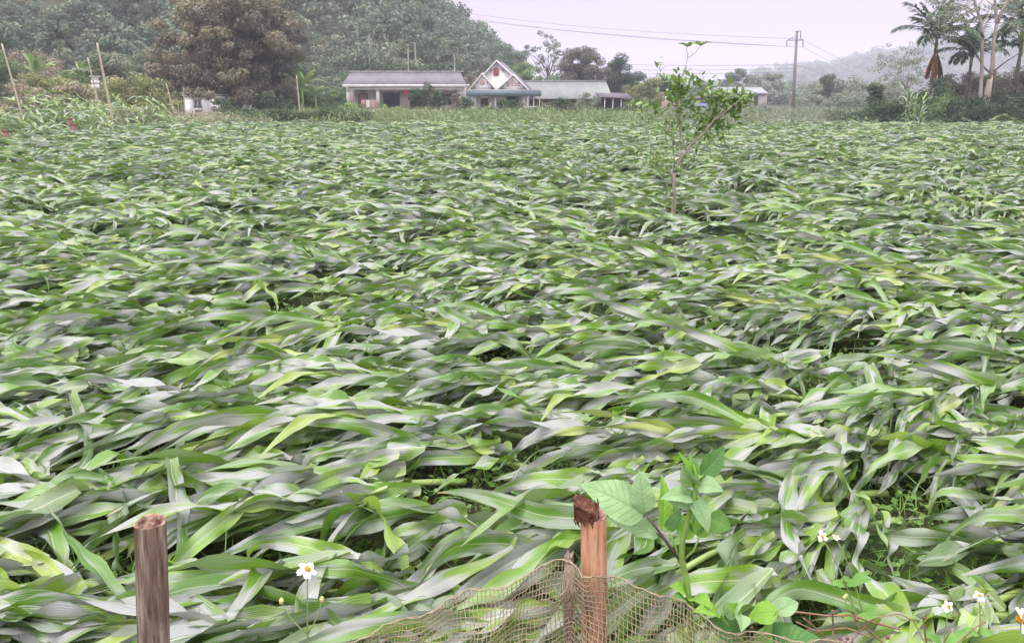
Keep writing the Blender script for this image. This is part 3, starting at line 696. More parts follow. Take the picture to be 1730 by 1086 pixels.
def tree(name, label, cat, x, ybase, Y, top, wpx, fol, seed=0, base_frac=.3, ncl=38, size=.22, dens=26, cr=(.22, .36), bark='bark', trunk_r=None, group=None, shell=(.35, .95), dx=0, aspect=.55, gz=0.0, nlimb=9, extra=()):
    """crown seen from the photo: trunk at pixel x, crown top pixel `top`, crown width wpx"""
    rng = rngof(500+seed); b = at(x, ybase, Y); z0 = gz if gz is not None else b.z
    zt = at(x, top, Y).z-z0; rw = wpx*Y/1300/2
    root = thing(name, label, cat, (b.x, Y, z0), 0, group)
    zc0 = zt*base_frac; cz = (zt+zc0)/2; rz = (zt-zc0)/2
    cl = ell_clumps(rng, ncl, (dx*Y/1300, 0, cz), (rw*.9, rw*.9, rz*.92), cr, shell)
    for ex, ey, er, *ed in extra:
        q = at(ex, ey, Y+sum(ed)); r = er*Y/1300; cl.append(((q.x-b.x, ed[0] if ed else rng.uniform(-.5, .2)*rw, q.z-z0), (r, r, r*.75)))
    V, Q, a, b2 = crown_arrays(rng, cl, size, dens, aspect)
    obj('crown', V, [Q], M[fol], root, dict(rnd=a, rnd2=b2))
    limb_mesh(rng, cl, zc0+rz*.5, trunk_r or max(.05, zt*.022), M[bark], root, (dx*Y/1300*.7, 0), nlimb)
    return root

# the wooded hillside: one mass
rng = rngof(77)
variants = []
for k in range(7):
    kind = k % 3; r = 1.0
    cl = ell_clumps(rng, 18, (0, 0, 0), (1, 1, (.75, 1.0, 1.35)[kind]), (.26, .42), (.4, .95))
    variants.append(crown_arrays(rng, cl, .155, 42, .62))
def forest(name, label, cat, pts, scales, zoff, mat):
    Vs, Qs, A1, A2 = [], [], [], []; o = 0
    for (x, y, z), s in zip(pts, scales):
        V, Q, a, b2 = variants[int(rng.integers(len(variants)))]; th = rng.uniform(0, 6.28); c, s_ = math.cos(th), math.sin(th)
        W_ = V@np.array([[c, s_, 0], [-s_, c, 0], [0, 0, 1]])*s+[x, y, z+zoff*s]
        tone = np.clip(rng.normal(.45, .22), 0, 1)
        Vs.append(W_); Qs.append(Q+o); A1.append(a); A2.append(np.clip(b2*.55+tone*.6-.05, 0, 1)); o += len(V)
    return tag(obj(name, np.vstack(Vs), [np.vstack(Qs)], mat, None, dict(rnd=np.concatenate(A1), rnd2=np.concatenate(A2))), label, cat, kind='stuff')
n = 3600; X = rng.uniform(-150, 9, n); Y = rng.uniform(92, 215, n); Hh = hill_h(X, Y)
kp = (Hh > 3.0) & (X > -Y*.75-6); X, Y, Hh = X[kp], Y[kp], Hh[kp]
# thin to an even spacing
sel = []
for i in np.argsort(Y):
    if all((X[i]-X[j])**2+(Y[i]-Y[j])**2 > 9 for j in sel[-260:]): sel.append(i)
sel = np.array(sel); sc = rng.uniform(1.9, 3.5, len(sel))*(1+.25*(Y[sel] > 140))
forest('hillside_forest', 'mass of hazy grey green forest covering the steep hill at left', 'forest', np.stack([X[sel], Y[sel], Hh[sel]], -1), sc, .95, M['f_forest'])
# scrub on the lower slope
n = 330; X = rng.uniform(-95, 0, n); Y = rng.uniform(88, 122, n); Hh = hill_h(X, Y); kp = (Hh > .15) & (Hh < 14) & (X > -Y*.72-3); 
forest('hillside_scrub', 'brownish green scrub on the lower slope behind the houses', 'scrub', np.stack([X[kp], Y[kp], Hh[kp]], -1), rng.uniform(.8, 1.7, kp.sum()), .35, M['f_scrub'])
# low woods on the plain
n = 300; X = rng.uniform(4, 120, n); Y = rng.uniform(112, 290, n); kp = (X < Y*.5) & (X > 2+Y*.02) & (np.abs(X-Y*.375) > 0); kp &= ~((X > Y*.255) & (X < Y*.355) & (Y < 150))
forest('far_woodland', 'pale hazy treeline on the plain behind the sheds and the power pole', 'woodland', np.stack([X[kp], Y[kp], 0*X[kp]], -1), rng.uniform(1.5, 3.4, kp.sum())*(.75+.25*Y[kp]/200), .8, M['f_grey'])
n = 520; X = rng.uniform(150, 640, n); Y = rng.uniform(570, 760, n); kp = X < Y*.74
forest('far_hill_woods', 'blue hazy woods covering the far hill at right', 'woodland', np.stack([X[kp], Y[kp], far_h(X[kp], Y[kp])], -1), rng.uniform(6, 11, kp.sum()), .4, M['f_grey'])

# individual trees
tree('big_tree', 'large rounded tree with brown and olive foliage over the white shed', 'tree', 402, 196, 60, -45, 240, 'f_brown', 1, .07, 240, .24, 40, (.10, .19), dx=-2, trunk_r=.32, shell=(.3, .98), nlimb=16, extra=[(288, 150, 17), (300, 138, 18), (318, 143, 15), (336, 142, 15), (352, 145, 14), (368, 156, 15), (292, 118, 20), (284, 95, 18), (380, 163, 14), (432, 168, 18), (448, 178, 16), (420, 158, 18), (310, 120, 20), (340, 130, 20), (276, 130, 14), (390, 150, 16), (300, 158, 10), (338, 157, 10, -6), (354, 161, 10, -6), (318, 155, 9, -6), (364, 170, 9, -6), (328, 161, 6, -6)])
tree('big_tree', 'tall grey brown tree crown merging with the right side of the big tree', 'tree', 470, 196, 63, -30, 110, 'f_mauve', 2, .04, 120, .18, 50, (.12, .22), trunk_r=.2)
tree('round_tree', 'dense round dark tree directly behind the green roofed long house', 'tree', 984, 185, 97, 70, 96, 'f_mauve', 3, -.25, 90, .22, 44, (.17, .3), shell=(.4, .95))
tree('bushy_tree', 'bushy green tree between the gabled house and the round dark tree', 'tree', 885, 185, 96, 98, 70, 'f_green', 4, -.25, 36, .22, 40)
tree('bushy_tree', 'small pale green tree just left of the round dark tree', 'tree', 921, 185, 99, 108, 60, 'f_grey', 41, -.25, 30, .22, 40)
tree('narrow_tree', 'dark narrow pointed tree right of the round dark tree', 'tree', 1043, 185, 100, 86, 38, 'f_dark', 5, -.1, 36, .2, 44, (.3, .5))
tree('dark_tree', 'low dark tree behind the narrow pointed tree', 'tree', 1062, 185, 104, 108, 76, 'f_dark', 6, -.25, 30, .22, 40)
tree('bushy_tree', 'rounded olive green bush tree above the dark lean-to shed', 'tree', 1082, 190, 88, 128, 84, 'f_olive', 7, -.25, 34, .2, 44)
tree('dark_tree', 'dark broad tree behind the citrus sapling and left of the blue tarp', 'tree', 1130, 190, 90, 124, 76, 'f_dark', 8, -.25, 34, .2, 44)
tree('bushy_tree', 'hazy green tree behind the blue tarp shed', 'tree', 1180, 186, 112, 120, 80, 'f_grey', 9, -.25, 34, .25, 40)
tree('bushy_tree', 'dense green tree low behind the ridge of the long house', 'tree', 945, 185, 101, 112, 60, 'f_green', 42, -.25, 30, .22, 40)
tree('slender_tree', 'tall airy tree with clustered leaves against the sky behind the gabled house', 'tree', 925, 186, 112, 52, 84, 'f_grey', 10, .35, 34, .24, 26, (.12, .2), nlimb=26, trunk_r=.12, shell=(.25, 1.0))
tree('slender_tree', 'thin pale tree at the end of the hill above the gabled house', 'tree', 850, 186, 118, 50, 96, 'f_grey', 11, .0, 50, .26, 28, (.15, .25), nlimb=16)
tree('lone_tree', 'small dark round tree standing alone right of the power pole', 'tree', 1398, 186, 120, 118, 44, 'f_dark', 12, .35, 22, .26, 44, (.25, .42), trunk_r=.16)
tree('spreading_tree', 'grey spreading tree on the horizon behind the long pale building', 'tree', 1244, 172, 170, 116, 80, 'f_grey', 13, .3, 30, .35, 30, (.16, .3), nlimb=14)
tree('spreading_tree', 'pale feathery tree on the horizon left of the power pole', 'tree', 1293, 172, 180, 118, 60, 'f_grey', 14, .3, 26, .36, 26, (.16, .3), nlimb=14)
tree('leafless_tree', 'pale thin branched tree in the haze left of the tallest palm', 'tree', 1528, 190, 75, 66, 125, 'f_grey', 15, .15, 90, .15, 24, (.1, .18), bark='pale_bark', nlimb=34, trunk_r=.06, shell=(.3, 1.0))
for k, (x, yb, Y, top, w, lab) in enumerate(((625, 118, 104, 18, 46, 'pale trunked slender tree on the hill above the left end of the grey roof'), (690, 118, 104, 40, 44, 'pale trunked slender tree on the hill above the middle of the grey roof'), (702, 118, 108, 30, 40, 'second pale trunked tree just right of the one above the grey roof'), (768, 120, 104, 58, 44, 'forked pale trunked tree between the grey roof and the white gable'))):
    b = at(x, yb, Y); g = float(hill_h(np.array(b.x), np.array(float(Y))))
    tree('slender_tree', lab, 'tree', x, yb, Y, top, w, 'f_forest', 20+k, .62, 20, .26, 26, (.22, .36), bark='white_bark', trunk_r=.10, gz=g, nlimb=8, group=None)
# shrubs left of the big tree
for k, (x, Y, top, w, f, lab) in enumerate((
 (40, 42, 138, 120, 'f_scrub', 'grey brown leafless looking shrub at the left edge behind the first bamboo pole'),
 (112, 44, 128, 100, 'f_scrub', 'brown twiggy shrub between the two left bamboo poles'),
 (140, 52, 108, 90, 'f_green', 'green leafy shrub behind the white hive box'),
 (225, 46, 122, 130, 'f_olive', 'yellowish olive shrub right of the tall bamboo pole'),
 (262, 50, 140, 90, 'f_olive', 'olive shrub next to the trunk side of the big tree'),
 (190, 56, 88, 110, 'f_forest', 'pale green tree behind the tall bamboo pole'),
 (245, 62, 62, 110, 'f_forest', 'pale green tree against the left side of the big tree'),
 (85, 50, 112, 90, 'f_olive', 'olive grey shrub behind the twiggy shrubs at far left'),
 (190, 49, 128, 80, 'f_scrub', 'pinkish brown shrub behind the foot of the tallest bamboo pole'),
 (60, 66, 84, 130, 'f_scrub', 'reddish brown shrub on the bank at far left'),
 (0, 60, 76, 110, 'f_green', 'dark green tree cut by the left border'),
 (296, 64, 150, 40, 'f_dark', 'dark shrub just left of the white shed'),
 (382, 53, 163, 50, 'f_dark', 'dark shrub just right of the white shed'),
 (455, 58, 150, 80, 'f_dark', 'dark bush at the foot of the big tree on its right'),
 (500, 66, 132, 76, 'f_green', 'green bush beneath the banana plant'),
 (545, 66, 144, 76, 'f_green', 'round green bush left of the grey roofed house'),
 (500, 74, 84, 90, 'f_forest', 'soft green tree above the banana plant'),
 (560, 90, 110, 100, 'f_forest', 'grey green tree behind the left end of the grey roof'))):
    tree('shrub' if Y < 59 else 'bushy_tree', lab, 'shrub' if Y < 59 else 'tree', x, 200, Y, top, w, f, 60+k, -.2, 46, .15 if Y < 70 else .2, 60 if Y < 70 else 40, (.22, .38))
# right hand thicket
for k, (x, Y, top, w, f, lab) in enumerate((
 (1478, 47, 132, 30, 'f_dark', 'narrow dark bush sticking up at the left end of the right thicket'),
 (1500, 46, 158, 100, 'f_dark', 'dark rounded bush at the left end of the right thicket'),
 (1545, 50, 148, 90, 'f_dark', 'dark green bush behind the standing maize clump'),
 (1600, 47, 150, 90, 'f_green', 'mid green bush right of the first palm trunk'),
 (1625, 52, 118, 110, 'f_mauve', 'brownish bush under the second palm'),
 (1700, 47, 150, 100, 'f_dark', 'dark bush right of the pale forked trunk'),
 (1725, 52, 96, 130, 'f_mauve', 'brownish tangled bush at the right border'),
 (1680, 56, 110, 110, 'f_green', 'dull green bush behind the pale forked trunk'),
 (1420, 84, 160, 80, 'f_grey', 'hazy grey green bush beyond the field left of the right thicket'),
 (1370, 96, 158, 70, 'f_grey', 'hazy pale bush behind the power pole'),
 (1290, 74, 180, 26, 'f_dark', 'small dark bush standing in the far field left of the power pole'),
 (1590, 53, 126, 80, 'f_dark', 'tall dark bush behind the first palm trunk on its right'),
 (1655, 54, 128, 80, 'f_mauve', 'tall brown green bush between the second palm and the forked tree'),
 (1640, 46, 160, 90, 'f_dark', 'low dark bush left of the pale forked trunk'))):
    tree('bush', lab, 'bush', x, 205, Y, top, w, f, 90+k, -.2, 50, .13 if Y < 60 else .2, 70 if Y < 60 else 40, (.22, .38))

# palms
M['palm_leaf'] = mat_foliage('palm_leaf', [(0, (.03, .05, .03)), (.5, (.06, .10, .05)), (1, (.12, .17, .08))], .2, .5, .4, .5)
M['palm_pale'] = mat_foliage('palm_leaf_pale', [(0, (.12, .14, .08)), (.5, (.2, .22, .14)), (1, (.3, .3, .2))], .2, .5, .4, .5)
M['dead_frond'] = mat_foliage('dead_frond', [(0, (.26, .115, .055)), (.5, (.45, .22, .10)), (1, (.54, .33, .19))], .25, .7, .2, .5)
def frond(rng, L, az, el, droop, nl=34, ll=.55, hang=.18, lw=.045):
    t = np.linspace(0, 1, 14); p = el-droop*t**1.4
    T = np.stack([np.cos(p)*math.cos(az), np.cos(p)*math.sin(az), np.sin(p)], -1)
    C = np.vstack([[0, 0, 0], np.cumsum(T[:-1]*L/13, 0)])
    m = MB(); m.tube(C, np.linspace(.022, .005, 14)*L/2, 5, rnd=.4, rnd2=.3)
    ts = np.linspace(.16, .99, nl); side = np.array([-math.sin(az), math.cos(az), 0])
    P, D, LL = [], [], []
    for q in ts:
        c = np.array([np.interp(q, t, C[:, k]) for k in range(3)]); tg = np.array([np.interp(q, t, T[:, k]) for k in range(3)])
        for s in (-1, 1):
            P.append(c); D.append(tg*.75+side*s*.8+np.array([0, 0, -hang+rng.normal(0, .12)])+rng.normal(0, .06, 3)); LL.append(L*ll*(.45+.55*math.sin(PI*min(1, q*.9+.12)))*rng.uniform(.85, 1.1)*.55)
    P, D, LL = np.array(P), unit(np.array(D)), np.array(LL); n = len(P)
    s = unit(np.cross(D, [0, 0, 1.0]+rng.normal(0, .3, (n, 3)))); w = lw*L*.5
    mid = P+D*LL[:, None]*.5; tip = P+D*LL[:, None]-[0, 0, .06*L]
    V = np.stack([P, mid+s*w, tip, mid-s*w], 1).reshape(-1, 3)
    m.add(V, [np.arange(n)[:, None]*4+np.arange(4)], rnd=np.repeat(rng.random(n), 4), rnd2=np.full(n*4, rng.random()))
    return m
def palm(label, x, ybase, Y, ycrown, seed, L=2.1, nf=11, lean=0, dead=0, mat='palm_leaf', gz=0, up=False, tr=.085, cat='palm'):
    rng = rngof(800+seed); b = at(x, ybase, Y); z = at(x, ycrown, Y).z-gz; root = thing('palm_tree', label, cat, (b.x, Y, gz))
    tx = lean*Y/1300; m = MB(); pts = bez((0, 0, -.1), (tx*.3, 0, z*.5), (tx, 0, z), 16)
    rr = np.linspace(tr*1.15, tr*.8, 16); m.tube(pts, rr, 10); 
    m.build('trunk', M['bark'], root, True)
    m = MB(); m.tube([(tx, 0, z-.7), (tx, 0, z-.3), (tx, 0, z+.15)], [tr*.9, tr*1.25, tr*.6], 8); m.build('crownshaft', M['weed_stem'], root, True)
    for k in range(nf):
        az = k*2.4+rng.uniform(-.3, .3); f = k/nf; el = 1.5-f*1.25+rng.uniform(-.12, .12)
        fr = frond(rng, L*rng.uniform(.85, 1.1), az, el, (.45+f*1.1)*rng.uniform(.8, 1.2) if not up else .9*rng.uniform(.7, 1.3)).build('frond', M[mat], root, False, (tx, 0, z))
    for k in range(dead):
        az = k*2.1+rng.uniform(-.4, .4); fo = frond(rng, L*.56, az, -1.15, .36, 34, .34, .9, .05).build('frond', M['dead_frond'] if k < dead*.75 else M['palm_leaf'], root, False, (tx+.04*math.cos(az), .04*math.sin(az), z-.75))
        if k < dead*.75: fo['label'] = 'dead orange brown frond hanging down the trunk'
    return root
palm('areca palm with a skirt of dead orange fronds in front of the haze', 1566, 206, 48, 66, 1, 2.8, 14, 5, dead=14)
palm('shorter areca palm with drooping dark fronds left of the pale forked trunk', 1630, 200, 50, 96, 2, 2.7, 13, 2)
palm('tall dark palm at the right border behind the forked tree', 1712, 203, 51, 48, 3, 3.3, 14, 0, tr=.1)
palm('dark bushy palm at the right border lower than the tall one', 1700, 203, 54, 78, 31, 2.4, 8, 14, tr=.09)
palm('dark upright palm on the bank at upper left', 103, 120, 72, 74, 4, 2.4, 12, 0, gz=3.0)
palm('small palm with pale arching fronds above the white hive box', 184, 190, 54, 132, 5, 2.3, 9, 0, mat='palm_pale', up=True)
palm('dark palm cut by the left border', 8, 130, 66, 84, 6, 2.2, 10, 0, gz=1.5)

# tall pale forked tree at right
def forked():
    Y = 46.5; b = at(1662, 206, Y); root = thing('forked_tree', 'tall pale barked tree forking into two long stems at the right', 'tree', (b.x, Y, 0)); rng = rngof(900)
    def w(x, y, dy=0): q = at(x, y, Y+dy); return (q.x-b.x, q.y-Y, q.z)
    m = MB(); m.tube([w(1661, 212), w(1662, 195), w(1668, 160), w(1674, 126)], [.25, .21, .185, .13], 12)
    m.tube([w(1657, 208), w(1656, 180), w(1657, 150), w(1659, 110), w(1659, 60), w(1657, 36), w(1650, 15), w(1644, -6), w(1638, -40)], [.14, .12, .105, .095, .09, .085, .075, .06, .045], 10)
    m.tube([w(1672, 134), w(1677, 110), w(1679, 70), w(1684, 40), w(1681, 8), w(1679, -30)], [.14, .115, .105, .095, .075, .05], 10)
    m.tube([w(1684, 40), w(1693, 20), w(1704, -2), w(1712, -35)], [.12, .1, .09, .06], 8)
    m.build('trunk', M['pale_bark'], root, True)
    m = MB(); m.tube([w(1673, 124), w(1660, 112), w(1648, 88)], [.055, .05, .03], 6); m.tube([w(1677, 122), w(1700, 104), w(1726, 88)], [.05, .04, .025], 6)
    m.tube([w(1670, 134), w(1676, 126), w(1684, 121)], [.11, .13, .05], 8)
    m.build('broken_branch', M['bark'], root, True)
    m = MB(); cl = []
    for (x0, y0, x1, y1, x2, y2) in ((1657, 38, 1640, 38, 1612, 30), (1656, 36, 1630, 44, 1600, 22), (1656, 34, 1632, 20, 1612, -4), (1650, 16, 1660, 0, 1672, -20), (1659, 40, 1674, 24, 1688, 4), (1645, 0, 1620, 2, 1600, -14), (1704, 0, 1716, 10, 1730, 6), (1684, 40, 1700, 36, 1722, 46), (1681, 10, 1668, 4, 1655, -10), (1640, 20, 1615, 36, 1585, 42), (1648, 20, 1622, 4, 1592, 6), (1612, 30, 1604, 44, 1592, 60)):
        dy = rng.uniform(-1.5, 1.5); a, mid, c = np.array(w(x0, y0)), np.array(w(x1, y1, dy*.5)), np.array(w(x2, y2, dy))
        m.tube(bez(a, mid, c, 8), np.linspace(.045, .012, 8), 5)
        for q in range(4):
            cl.append((c+rng.normal(0, .4, 3)*[1, 1, .6], (.5, .5, .26)))
    for (x, y) in ((1598, 14), (1588, 10), (1610, 18), (1600, 26), (1620, 12), (1640, 6), (1700, 14), (1724, 22), (1608, 60), (1600, 50), (1665, 14)): cl.append((np.array(w(x, y, rng.uniform(-1, 1))), (.5, .5, .26)))
    m.build('branch', M['pale_bark'], root, True)
    V, Q, a, b2 = crown_arrays(rng, cl, .12, 42, .5, up=0); obj('crown', V, [Q], M['f_grey'], root, dict(rnd=a, rnd2=b2))
forked()

# banana plants
M['banana'] = mat_foliage('banana_leaf', [(0, (.12, .22, .05)), (.5, (.24, .36, .10)), (1, (.38, .46, .2))], .35, .45, .45, .5)
def banana(label, x, Y, htop, seed, n=7, L=2.0):
    rng = rngof(950+seed); b = at(x, 200, Y); z = at(x, htop, Y).z-1.0; root = thing('banana_plant', label, 'banana plant', (b.x, Y, 0))
    m = MB(); m.tube([(0, 0, -.1), (.02, 0, z*.6), (0, 0, z)], [.13, .1, .06], 10); m.build('stem', M['weed_stem'], root, True)
    for k in range(n):
        az = k*2.4+rng.uniform(-.4, .4); el = rng.uniform(.6, 1.45); t = np.linspace(0, 1, 12); p = el-rng.uniform(.6, 1.8)*t**1.5
        T = np.stack([np.cos(p)*math.cos(az), np.cos(p)*math.sin(az), np.sin(p)], -1); C = np.vstack([[0, 0, 0], np.cumsum(T[:-1]*L/11, 0)])
        s = np.array([-math.sin(az), math.cos(az), 0]); w = .28*np.sin(PI*np.clip(t*.85+.1, 0, 1))**.5*np.clip((t-.15)*8, .05, 1); u = np.linspace(-1, 1, 5)
        V = C[:, None]+s*(w[:, None]*u[None])[..., None]+np.array([0, 0, 1])*(-.1*np.abs(u)[None]*w[:, None]*3+rng.normal(0, .02, (12, 5)))[..., None]
        i = np.arange(11)[:, None]*5+np.arange(4)[None]
        obj('leaf', V.reshape(-1, 3), [np.stack([i, i+1, i+6, i+5], -1).reshape(-1, 4)], M['banana'], root, dict(rnd=np.full(60, rng.random()), rnd2=np.full(60, rng.random())), loc=(0, 0, z))
banana('banana plant with arching pale leaves right of the big tree', 512, 62, 128, 1, 8, 2.2)
banana('banana plant with pale leaves on the bank at far left', 70, 60, 104, 3, 7, 2.0)
banana('banana plant with pale leaves behind the white hive box', 150, 57, 112, 4, 7, 1.9)
banana('banana plant showing one upright yellow green leaf left of the grey roofed house', 534, 64, 140, 2, 5, 1.5)
# ------------------------------------------------------------------ houses
M['plaster'] = mat_plain('plaster', (.52, .475, .46), (.40, .355, .345), 1.2, .85, .2, (1, 1, .5))
M['plaster_pink'] = mat_plain('plaster_stained', (.62, .53, .50), (.42, .35, .33), 1.0, .9, .15, (1, 1, .4))
M['white_wall'] = mat_plain('white_wall', (.80, .76, .765), (.70, .66, .66), 1.0, .8, .2, (1, 1, .5))
M['grey_wall'] = mat_plain('grey_wall', (.47, .46, .47), (.36, .35, .36), 1.0, .85, .2)
M['blue_wall'] = mat_plain('blue_grey_wall', (.34, .38, .47), (.28, .31, .39), 1.0, .85, .2)
M['roof_grey'] = mat_plain('roof_grey_sheet', (.19, .17, .20), (.14, .125, .15), .7, .75, .15, (1, .3, 1))
M['roof_green'] = mat_plain('roof_green_sheet', (.235, .245, .235), (.185, .195, .188), .6, .85, .15, (1, .4, 1))
M['roof_far'] = mat_plain('roof_pale_sheet', (.30, .31, .33), (.25, .26, .28), .6, .7, .2)
M['roof_dark'] = mat_plain('roof_dark_tile', (.15, .125, .15), (.10, .085, .10), 2, .8, .2)
M['slate'] = mat_plain('fascia_slate', (.16, .21, .25), (.12, .16, .19), 1, .6, .3)
M['trim'] = mat_plain('white_trim', (.66, .62, .63), (.52, .49, .49), 2, .7, .3)
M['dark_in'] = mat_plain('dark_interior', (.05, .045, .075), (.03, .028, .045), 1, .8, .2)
M['glass'] = mat_plain('dark_glass', (.03, .03, .045), (.02, .02, .03), 2, .1, .6)
M['orange_door'] = mat_plain('orange_door', (.55, .27, .2), (.45, .21, .15), 3, .6, .3)
M['brown_door'] = mat_plain('brown_door', (.20, .11, .09), (.13, .07, .06), 3, .6, .3)
M['red_vent'] = mat_plain('terracotta_vent', (.45, .12, .08), (.33, .08, .06), 6, .7, .2)
M['tan_vent'] = mat_plain('tan_vent', (.55, .40, .33), (.45, .31, .25), 6, .7, .2)
M['plank'] = mat_postwood('plank', [(.3, (.20, .12, .10)), (.5, (.36, .25, .22)), (.7, (.48, .37, .33))], (14, 14, 1))
M['lantern'] = mat_plain('red_lantern', (.75, .05, .045), (.6, .03, .03), 12, .5, .4)
M['metal'] = mat_plain('grey_metal', (.5, .49, .5), (.4, .39, .4), 5, .4, .5, metallic=.5)
M['black'] = mat_plain('black_plastic', (.03, .03, .035), (.02, .02, .02), 5, .4, .4)
M['tarp'] = mat_plain('blue_tarp', (.17, .18, .36), (.13, .14, .29), 2, .4, .4)
M['cloth_a'] = mat_plain('laundry_pink', (.6, .3, .3), (.5, .22, .25), 9, .9, .1)
M['cloth_b'] = mat_plain('laundry_white', (.75, .72, .72), (.6, .58, .58), 9, .9, .1)
M['concrete'] = mat_plain('concrete_pole', (.26, .22, .23), (.19, .16, .17), 3, .85, .2)
M['bamboo'] = mat_plain('bamboo', (.50, .42, .33), (.36, .29, .22), 5, .6, .3, (4, 4, 1))
M['brick'] = mat_plain('brick', (.27, .15, .12), (.18, .10, .08), 8, .9, .1)
def corr_roof(m, x0, x1, ya, za, yb, zb, period=.2, amp=.022, th=.03, ov=0.0):
    """corrugated sheet from eave (ya,za) to ridge (yb,zb), a solid sheet with thickness; ridge end may be narrower by ov on the right"""
    n = int((x1-x0)/period*4)+1; f = np.linspace(0, 1, n); prof = amp*np.cos(np.arange(n)*PI/2)
    rows = []
    for (y, z, sh) in ((ya, za, 0), (yb, zb, ov)):
        x = x0+(x1-x0-sh)*f
        rows += [np.stack([x, np.full(n, y), z+prof], -1), np.stack([x, np.full(n, y), z+prof-th], -1)]
    i = np.arange(n-1); a, b_, c, d_ = i, n+i, 2*n+i, 3*n+i
    m.add(np.vstack(rows), [np.stack([a, a+1, c+1, c], -1), np.stack([b_+1, b_, d_, d_+1], -1), np.stack([a+1, a, b_, b_+1], -1), np.stack([c, c+1, d_+1, d_], -1), [(0, 2*n, 3*n, n), (n-1, 2*n-1, 4*n-1, 3*n-1)]])
def frame(m, x0, x1, z0, z1, y0, y1, w):
    m.box(x0, x0+w, y0, y1, z0, z1); m.box(x1-w, x1, y0, y1, z0, z1); m.box(x0+w, x1-w, y0, y1, z0, z0+w); m.box(x0+w, x1-w, y0, y1, z1-w, z1)
def wall_open(m, x0, x1, y0, y1, z0, z1, holes):
    """front wall with rectangular holes, split in columns so that pieces only butt"""
    xs = sorted({x0, x1, *[h[0] for h in holes], *[h[1] for h in holes]})
    for a, b_ in zip(xs, xs[1:]):
        hs = sorted([h for h in holes if h[0] < b_-1e-6 and h[1] > a+1e-6], key=lambda h: h[2]); z = z0
        for h in hs:
            if h[2] > z+1e-6: m.box(a, b_, y0, y1, z, h[2])
            z = h[3]
        if z < z1-1e-6: m.box(a, b_, y0, y1, z, z1)
def window(parent, x0, x1, z0, z1, y, mat='glass', fmat='trim', bars=1, depth=.08):
    m = MB(); frame(m, x0, x1, z0, z1, y-.03, y+.05, .06)
    for k in range(bars):
        xc = x0+(x1-x0)*(k+1)/(bars+1); m.box(xc-.03, xc+.03, y-.02, y+.04, z0+.06, z1-.06)
    f = m.build('window', M[fmat], parent); g = MB(); g.box(x0+.03, x1-.03, y+.052, y+.07, z0+.03, z1-.03); g.build('pane', M[mat], f); return f
# --- grey roofed veranda house
HY = 80.0; O1 = at(578, 192, HY)
h1 = thing('veranda_house', 'long low house with a grey corrugated roof, columned veranda and dark doorway', 'house', (O1.x, HY, 0))
def hx(x, Y=HY, o=O1): return at(x, 165, Y).x-o.x
def hz(y, Y=HY): return at(865, y, Y).z
e0, e1 = hx(580), hx(788); ze = hz(142); yr = 4.2; zr = hz(122, HY+yr)
m = MB(); corr_roof(m, e0, e1, -.2, ze, yr, zr, ov=hx(788)-hx(778, HY+yr)); 
corr_roof(m, e0, e1-.6, 8.4, ze-.1, yr+.01, zr-.01); rf = m.build('roof', M['roof_grey'], h1, True)
m = MB(); m.box(e0-.05, e1-.5, yr-.14, yr+.14, zr+.025, zr+.09); m.build('ridge_cap', M['trim'], rf)
m = MB(); m.box(e0+.02, e1+.35, -.28, .1, ze-.34, ze-.05); m.box(e0+.5, e1-.2, -.12, .12, ze-.62, ze-.345); m.build('fascia', M['trim'], h1)
fl = .45; m = MB(); m.box(hx(584), hx(784), -.1, 8.3, -.3, fl); m.build('plinth', M['plaster_pink'], h1)
for x in (588, 638.5, 779):
    m = MB(); c = hx(x); m.box(c-.17, c+.17, -.06, .28, fl, ze-.62); m.box(c-.22, c+.22, -.1, .32, fl, fl+.16); m.box(c-.21, c+.21, -.09, .31, ze-.76, ze-.625); m.build('column', M['plaster'], h1)
def H1(x): return hx(x, HY+1.9)
m = MB(); holes = [(H1(605), H1(621), fl, hz(157, 82)), (H1(645.5), H1(677), fl, hz(155, 82)), (H1(691), H1(722), fl, hz(152, 82)), (H1(748), H1(763), hz(178, 82), hz(159, 82)), (H1(605), H1(619), hz(155, 82), hz(153, 82)), (H1(748), H1(763), hz(156.6, 82), hz(155, 82))]
wall_open(m, H1(586), H1(782), 1.9, 2.1, fl, ze-.05, holes)
m.box(H1(586), H1(586)+.2, 2.1, 8.2, fl, ze-.1); m.box(H1(782)-.2, H1(782), 2.1, 8.2, fl, ze-.1); m.box(H1(586)+.2, H1(782)-.2, 8.0, 8.2, fl, ze-.1); m.build('wall', M['plaster'], h1)
m = MB(); m.prism([(H1(586)+.02, 2.1, ze-.05), (H1(586)+.02, 8.2, ze-.1), (H1(586)+.02, yr, zr-.1)], (.15, 0, 0)); m.build('gable_end', M['plaster'], h1)
m = MB(); m.box(H1(606), H1(620), 2.0, 2.05, fl, hz(157.3, 82)); d_ = m.build('door', M['orange_door'], h1); m = MB(); frame(m, H1(605)+.01, H1(621)-.01, fl-.02, hz(157, 82)-.01, 1.87, 1.99, .09); m.build('door_frame', M['brown_door'], d_)
for (a, b_, zt) in ((645.5, 677, 155), (691, 722, 152)):
    m = MB(); m.box(H1(a)+.02, H1(b_)-.02, 2.6, 2.65, fl, hz(zt, 82)-.02); q = m.build('doorway', M['dark_in'], h1)
    m = MB(); frame(m, H1(a)+.01, H1(b_)-.01, fl-.05, hz(zt, 82)-.01, 1.88, 2.02, .1); m.build('door_frame', M['plaster'], q)
window(h1, H1(748), H1(763), hz(178, 82), hz(159, 82), 1.95, 'glass', 'brown_door')
m = MB(); x0, x1 = hx(611), hx(636); m.box(x0, x1, .02, .1, fl+.88, fl+.96)
for k in range(12): xx = x0+.1+(x1-x0-.2)*k/11; m.box(xx-.03, xx+.03, .03, .09, fl, fl+.88)
m.build('railing', M['trim'], h1)
m = MB(); 
